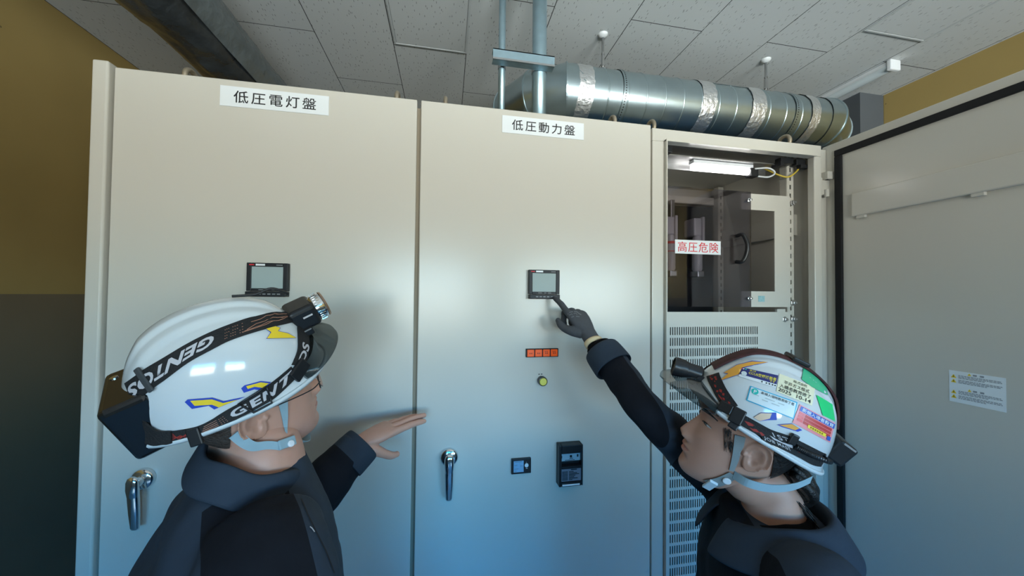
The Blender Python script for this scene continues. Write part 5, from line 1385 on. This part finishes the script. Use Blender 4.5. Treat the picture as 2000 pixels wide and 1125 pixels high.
for i, p in enumerate(CP):
    t = (CP[min(i+1, len(CP)-1)]-CP[max(i-1, 0)]).normalized(); n_ = Vector((-t.z, 0, t.x)); n_ = n_ if n_.z > 0 or abs(n_.x) > .9 else -n_
    n_ = n_ if n_.dot(p-Vector((0, 0, .02))) > 0 else -n_
    rings.append([p+n_*.0015+Vector((0, y, -abs(y)*.10)) for y in (-.018, -.009, 0, .009, .018)]+[p+n_*.005+Vector((0, y, -abs(y)*.10)) for y in (.018, .009, 0, -.009, -.018)])
loft(bm, rings); bm.transform(WHH); emit('crown_strap', bm, mat('strap_dark_red', (.055, .012, .012), .75, noise_s=70, noise_a=.9), hw, angle=50)
k_ = CP[21]; bm = new_bm(); box(bm, k_.x-.018, k_.x+.014, -.022, .022, k_.z+.002, k_.z+.011, .003); bm.transform(WHH); emit('strap_slider', bm, M_black, hw)
bm = new_bm(); rd = random.Random(5)
for rb, segs in ((rf, ((.05, .95),)), (rs, ((.08, .32), (.55, .66)))):
    for a, b in segs:
        for k in range(int((b-a)*22)):
            s_ = rd.uniform(a, b-.05); v = rd.uniform(.22, .62); l = rd.uniform(.05, .11); w = rd.uniform(.06, .16)
            P0 = [rb.at(s_, v), rb.at(s_+l*.5, v-w*.5), rb.at(s_+l, v+w*.2), rb.at(s_+l*.45, v+w)]
            try: poly_on(sfw, P0, .0031, bm)
            except Exception: pass
emit('flame_print', bm, M_redpat, hw)
def gw(u, v): return rs.at(.27+.24*u, .66+.24*v)
emit('lettering', text_f(sfw, gw, 'JOB MAST', .0032, .01, 1.1), M_strapt, hw, smooth=True)
def gw2(u, v): return rs.at(.38+.18*u, .14+.26*v)
emit('lettering', text_f(sfw, gw2, '1ST', .0032, .01, 1.2), M_strapt, hw, smooth=True)
bm = new_bm(); poly_on(sfw, [rs.at(.33, .44), rs.at(.45, .52), rs.at(.58, .42), rs.at(.55, .62), rs.at(.44, .60), rs.at(.36, .60)], .0032, bm); emit('emblem', bm, M_strapt, hw)
block(hw, 'rim_clip', on_surf(sfw, 1440, 813, radians(28), .004), .022, .030, .009, M_black, .002)
block(hw, 'rim_clip', on_surf(sfw, 1424, 838, radians(28), .0), .016, .020, .008, M_black, .002)
block(hw, 'strap_slider', on_surf(sfw, 1418, 797, radians(28), .004), .024, .020, .006, M_black, .002)
block(hw, 'strap_slider', on_surf(sfw, 1545, 855, radians(25), .005), .013, .020, .007, M_black, .002)
pts = []
for k in range(60):
    u = .60+.40*k/59; x, y = rs.at(u, .42); p, n = sfw.hit(x, y); pts.append(p+n*.0055)
bm = new_bm(); tube(bm, pts, [.0042+(.0011 if k % 3 == 0 else 0) for k in range(60)], 12); emit('ribbed_cable', bm, M_black, hw)
fp = hat_point(0, .42, .867)
LW = WHH @ Matrix.Translation((fp[0]+.046, 0, fp[2]-.050)) @ ypr(0, -12, 0).to_4x4()
bm = new_bm(); lathe(bm, [(.013, -.026), (.0165, -.022), (.0165, .004), (.0195, .012), (.0205, .024), (.0205, .032), (.018, .033), (.017, .029)], (0, 0, 0), (1, 0, 0), 40, cap=False); lathe(bm, [(.0172, .003), (.0172, .005)], (0, 0, 0), (1, 0, 0), 40); bm.transform(LW); emit('lamp_body', bm, M_black, hw, angle=35)
bm = new_bm(); lathe(bm, [(.0175, .029), (.001, .030)], (0, 0, 0), (1, 0, 0), 28); bm.transform(LW); emit('lens', bm, mat('lens_warm', (.40, .33, .25), .15, coat=.6), hw)
bm = new_bm(); tube(bm, [LW @ Vector(p) for p in curve([(-.010, 0, -.014), (-.022, 0, -.026), (-.042, 0, -.022), (-.050, 0, -.004)], 14)], [.012]*15, 12); tube(bm, [LW @ Vector((-.024, -.019, -.010)), LW @ Vector((-.024, .019, -.010))], .011, 16); emit('lamp_bracket', bm, M_black, hw, angle=50)
bm = new_bm(); box(bm, -.062, -.030, -.022, .022, -.034, -.012, .005, 2); bm.transform(LW); emit('lamp_base', bm, M_black, hw)
rp_ = hat_point(pi, .13, .867)
BW = WHH @ Matrix.Translation((rp_[0]-.006, 0, rp_[2]+.020)) @ ypr(0, 10, 0).to_4x4()
bm = new_bm(); box(bm, -.018, .014, -.036, .036, -.022, .022, .005, 2); bm.transform(BW); bb = emit('battery_box', bm, M_black, hw)
bm = new_bm(); tube(bm, [BW @ Vector((.010, -.034, -.016)), BW @ Vector((.010, .034, -.016))], .011, 16); bm.normal_update(); emit('battery_holder', bm, M_black, hw, angle=40)
bm = new_bm(); box(bm, -.0195, -.0175, -.028, .028, -.016, .016, .0); bm.transform(BW); emit('lid', bm, M_slide, bb)

hw_ = head_bm(.97, False, False); hw_.transform(WH); hsw = Surf(hw_, .0025)
b_ = new_bm(); b_.from_mesh(woman_body.data); b_.transform(MW[woman.name]); bsw = Surf(b_, .001); b_.free()
cs = thing('chin_strap', "grey chin strap with clear buckle under the jaw of the right person", 'strap', WHH.translation, WHH.to_3x3())
for up, lo, m in ((c4((545, 715), (522, 880), (497, 990)), c4((628, 735), (600, 850), (535, 1000)), M_webg), (c4((500, 1005), (400, 1048), (300, 1068)), c4((560, 1050), (480, 1095), (400, 1122)), M_webg)):
    b = strip(bsw, up, lo, .0016, .0012, 20); fb = b.copy(); emit('webbing', b, m, cs); emit('webbing', mirror_to(fb, WH), m, cs)
bm = new_bm(); rd = random.Random(21)
for k in range(45):
    x = rd.uniform(1416, 1431); y = rd.uniform(836, 872)-(1429-x)*.2; l = rd.uniform(8, 18)
    hs_ = [hsw.hit(x-rd.uniform(1, 3)*t, y+l*t) for t in (0, .5, 1)]; tube(bm, [p+n*.0004 for p, n in hs_], [.0005, .0005, .0002], 5)
emit('sideburn', bm, M_hair, woman, smooth=True)
bm = new_bm(); RL = [bsw.hit(1432, 925)[0]]+[WH @ Vector(p) for p in ((-.004, .0795, -.052), (-.040, .080, -.046), (-.075, .074, -.030), (-.100, .066, -.008))]
RL = curve(RL, 24); N_ = WH.to_3x3() @ Vector((0, 1, 0)); F_ = WH.to_3x3() @ Vector((0, 0, .008))
loft(bm, [[p-F_+N_*.001, p+F_+N_*.001, p+F_+N_*.0025, p-F_+N_*.0025] for p in RL]); fb = bm.copy(); emit('webbing', bm, M_web, cs); emit('webbing', mirror_to(fb, WH), M_web, cs)
bk = on_surf(bsw, 1387, 943, radians(160), .004); block(cs, 'buckle', bk, .034, .016, .006, M_clip, .0015)
bm = new_bm(); lathe(bm, [(.0075, 0), (.0075, .0022), (.006, .003)], (0, 0, 0), (0, 0, 1), 20); bm.transform(on_surf(bsw, 1419, 935, 0, .004)); emit('snap_button', bm, M_white, cs)
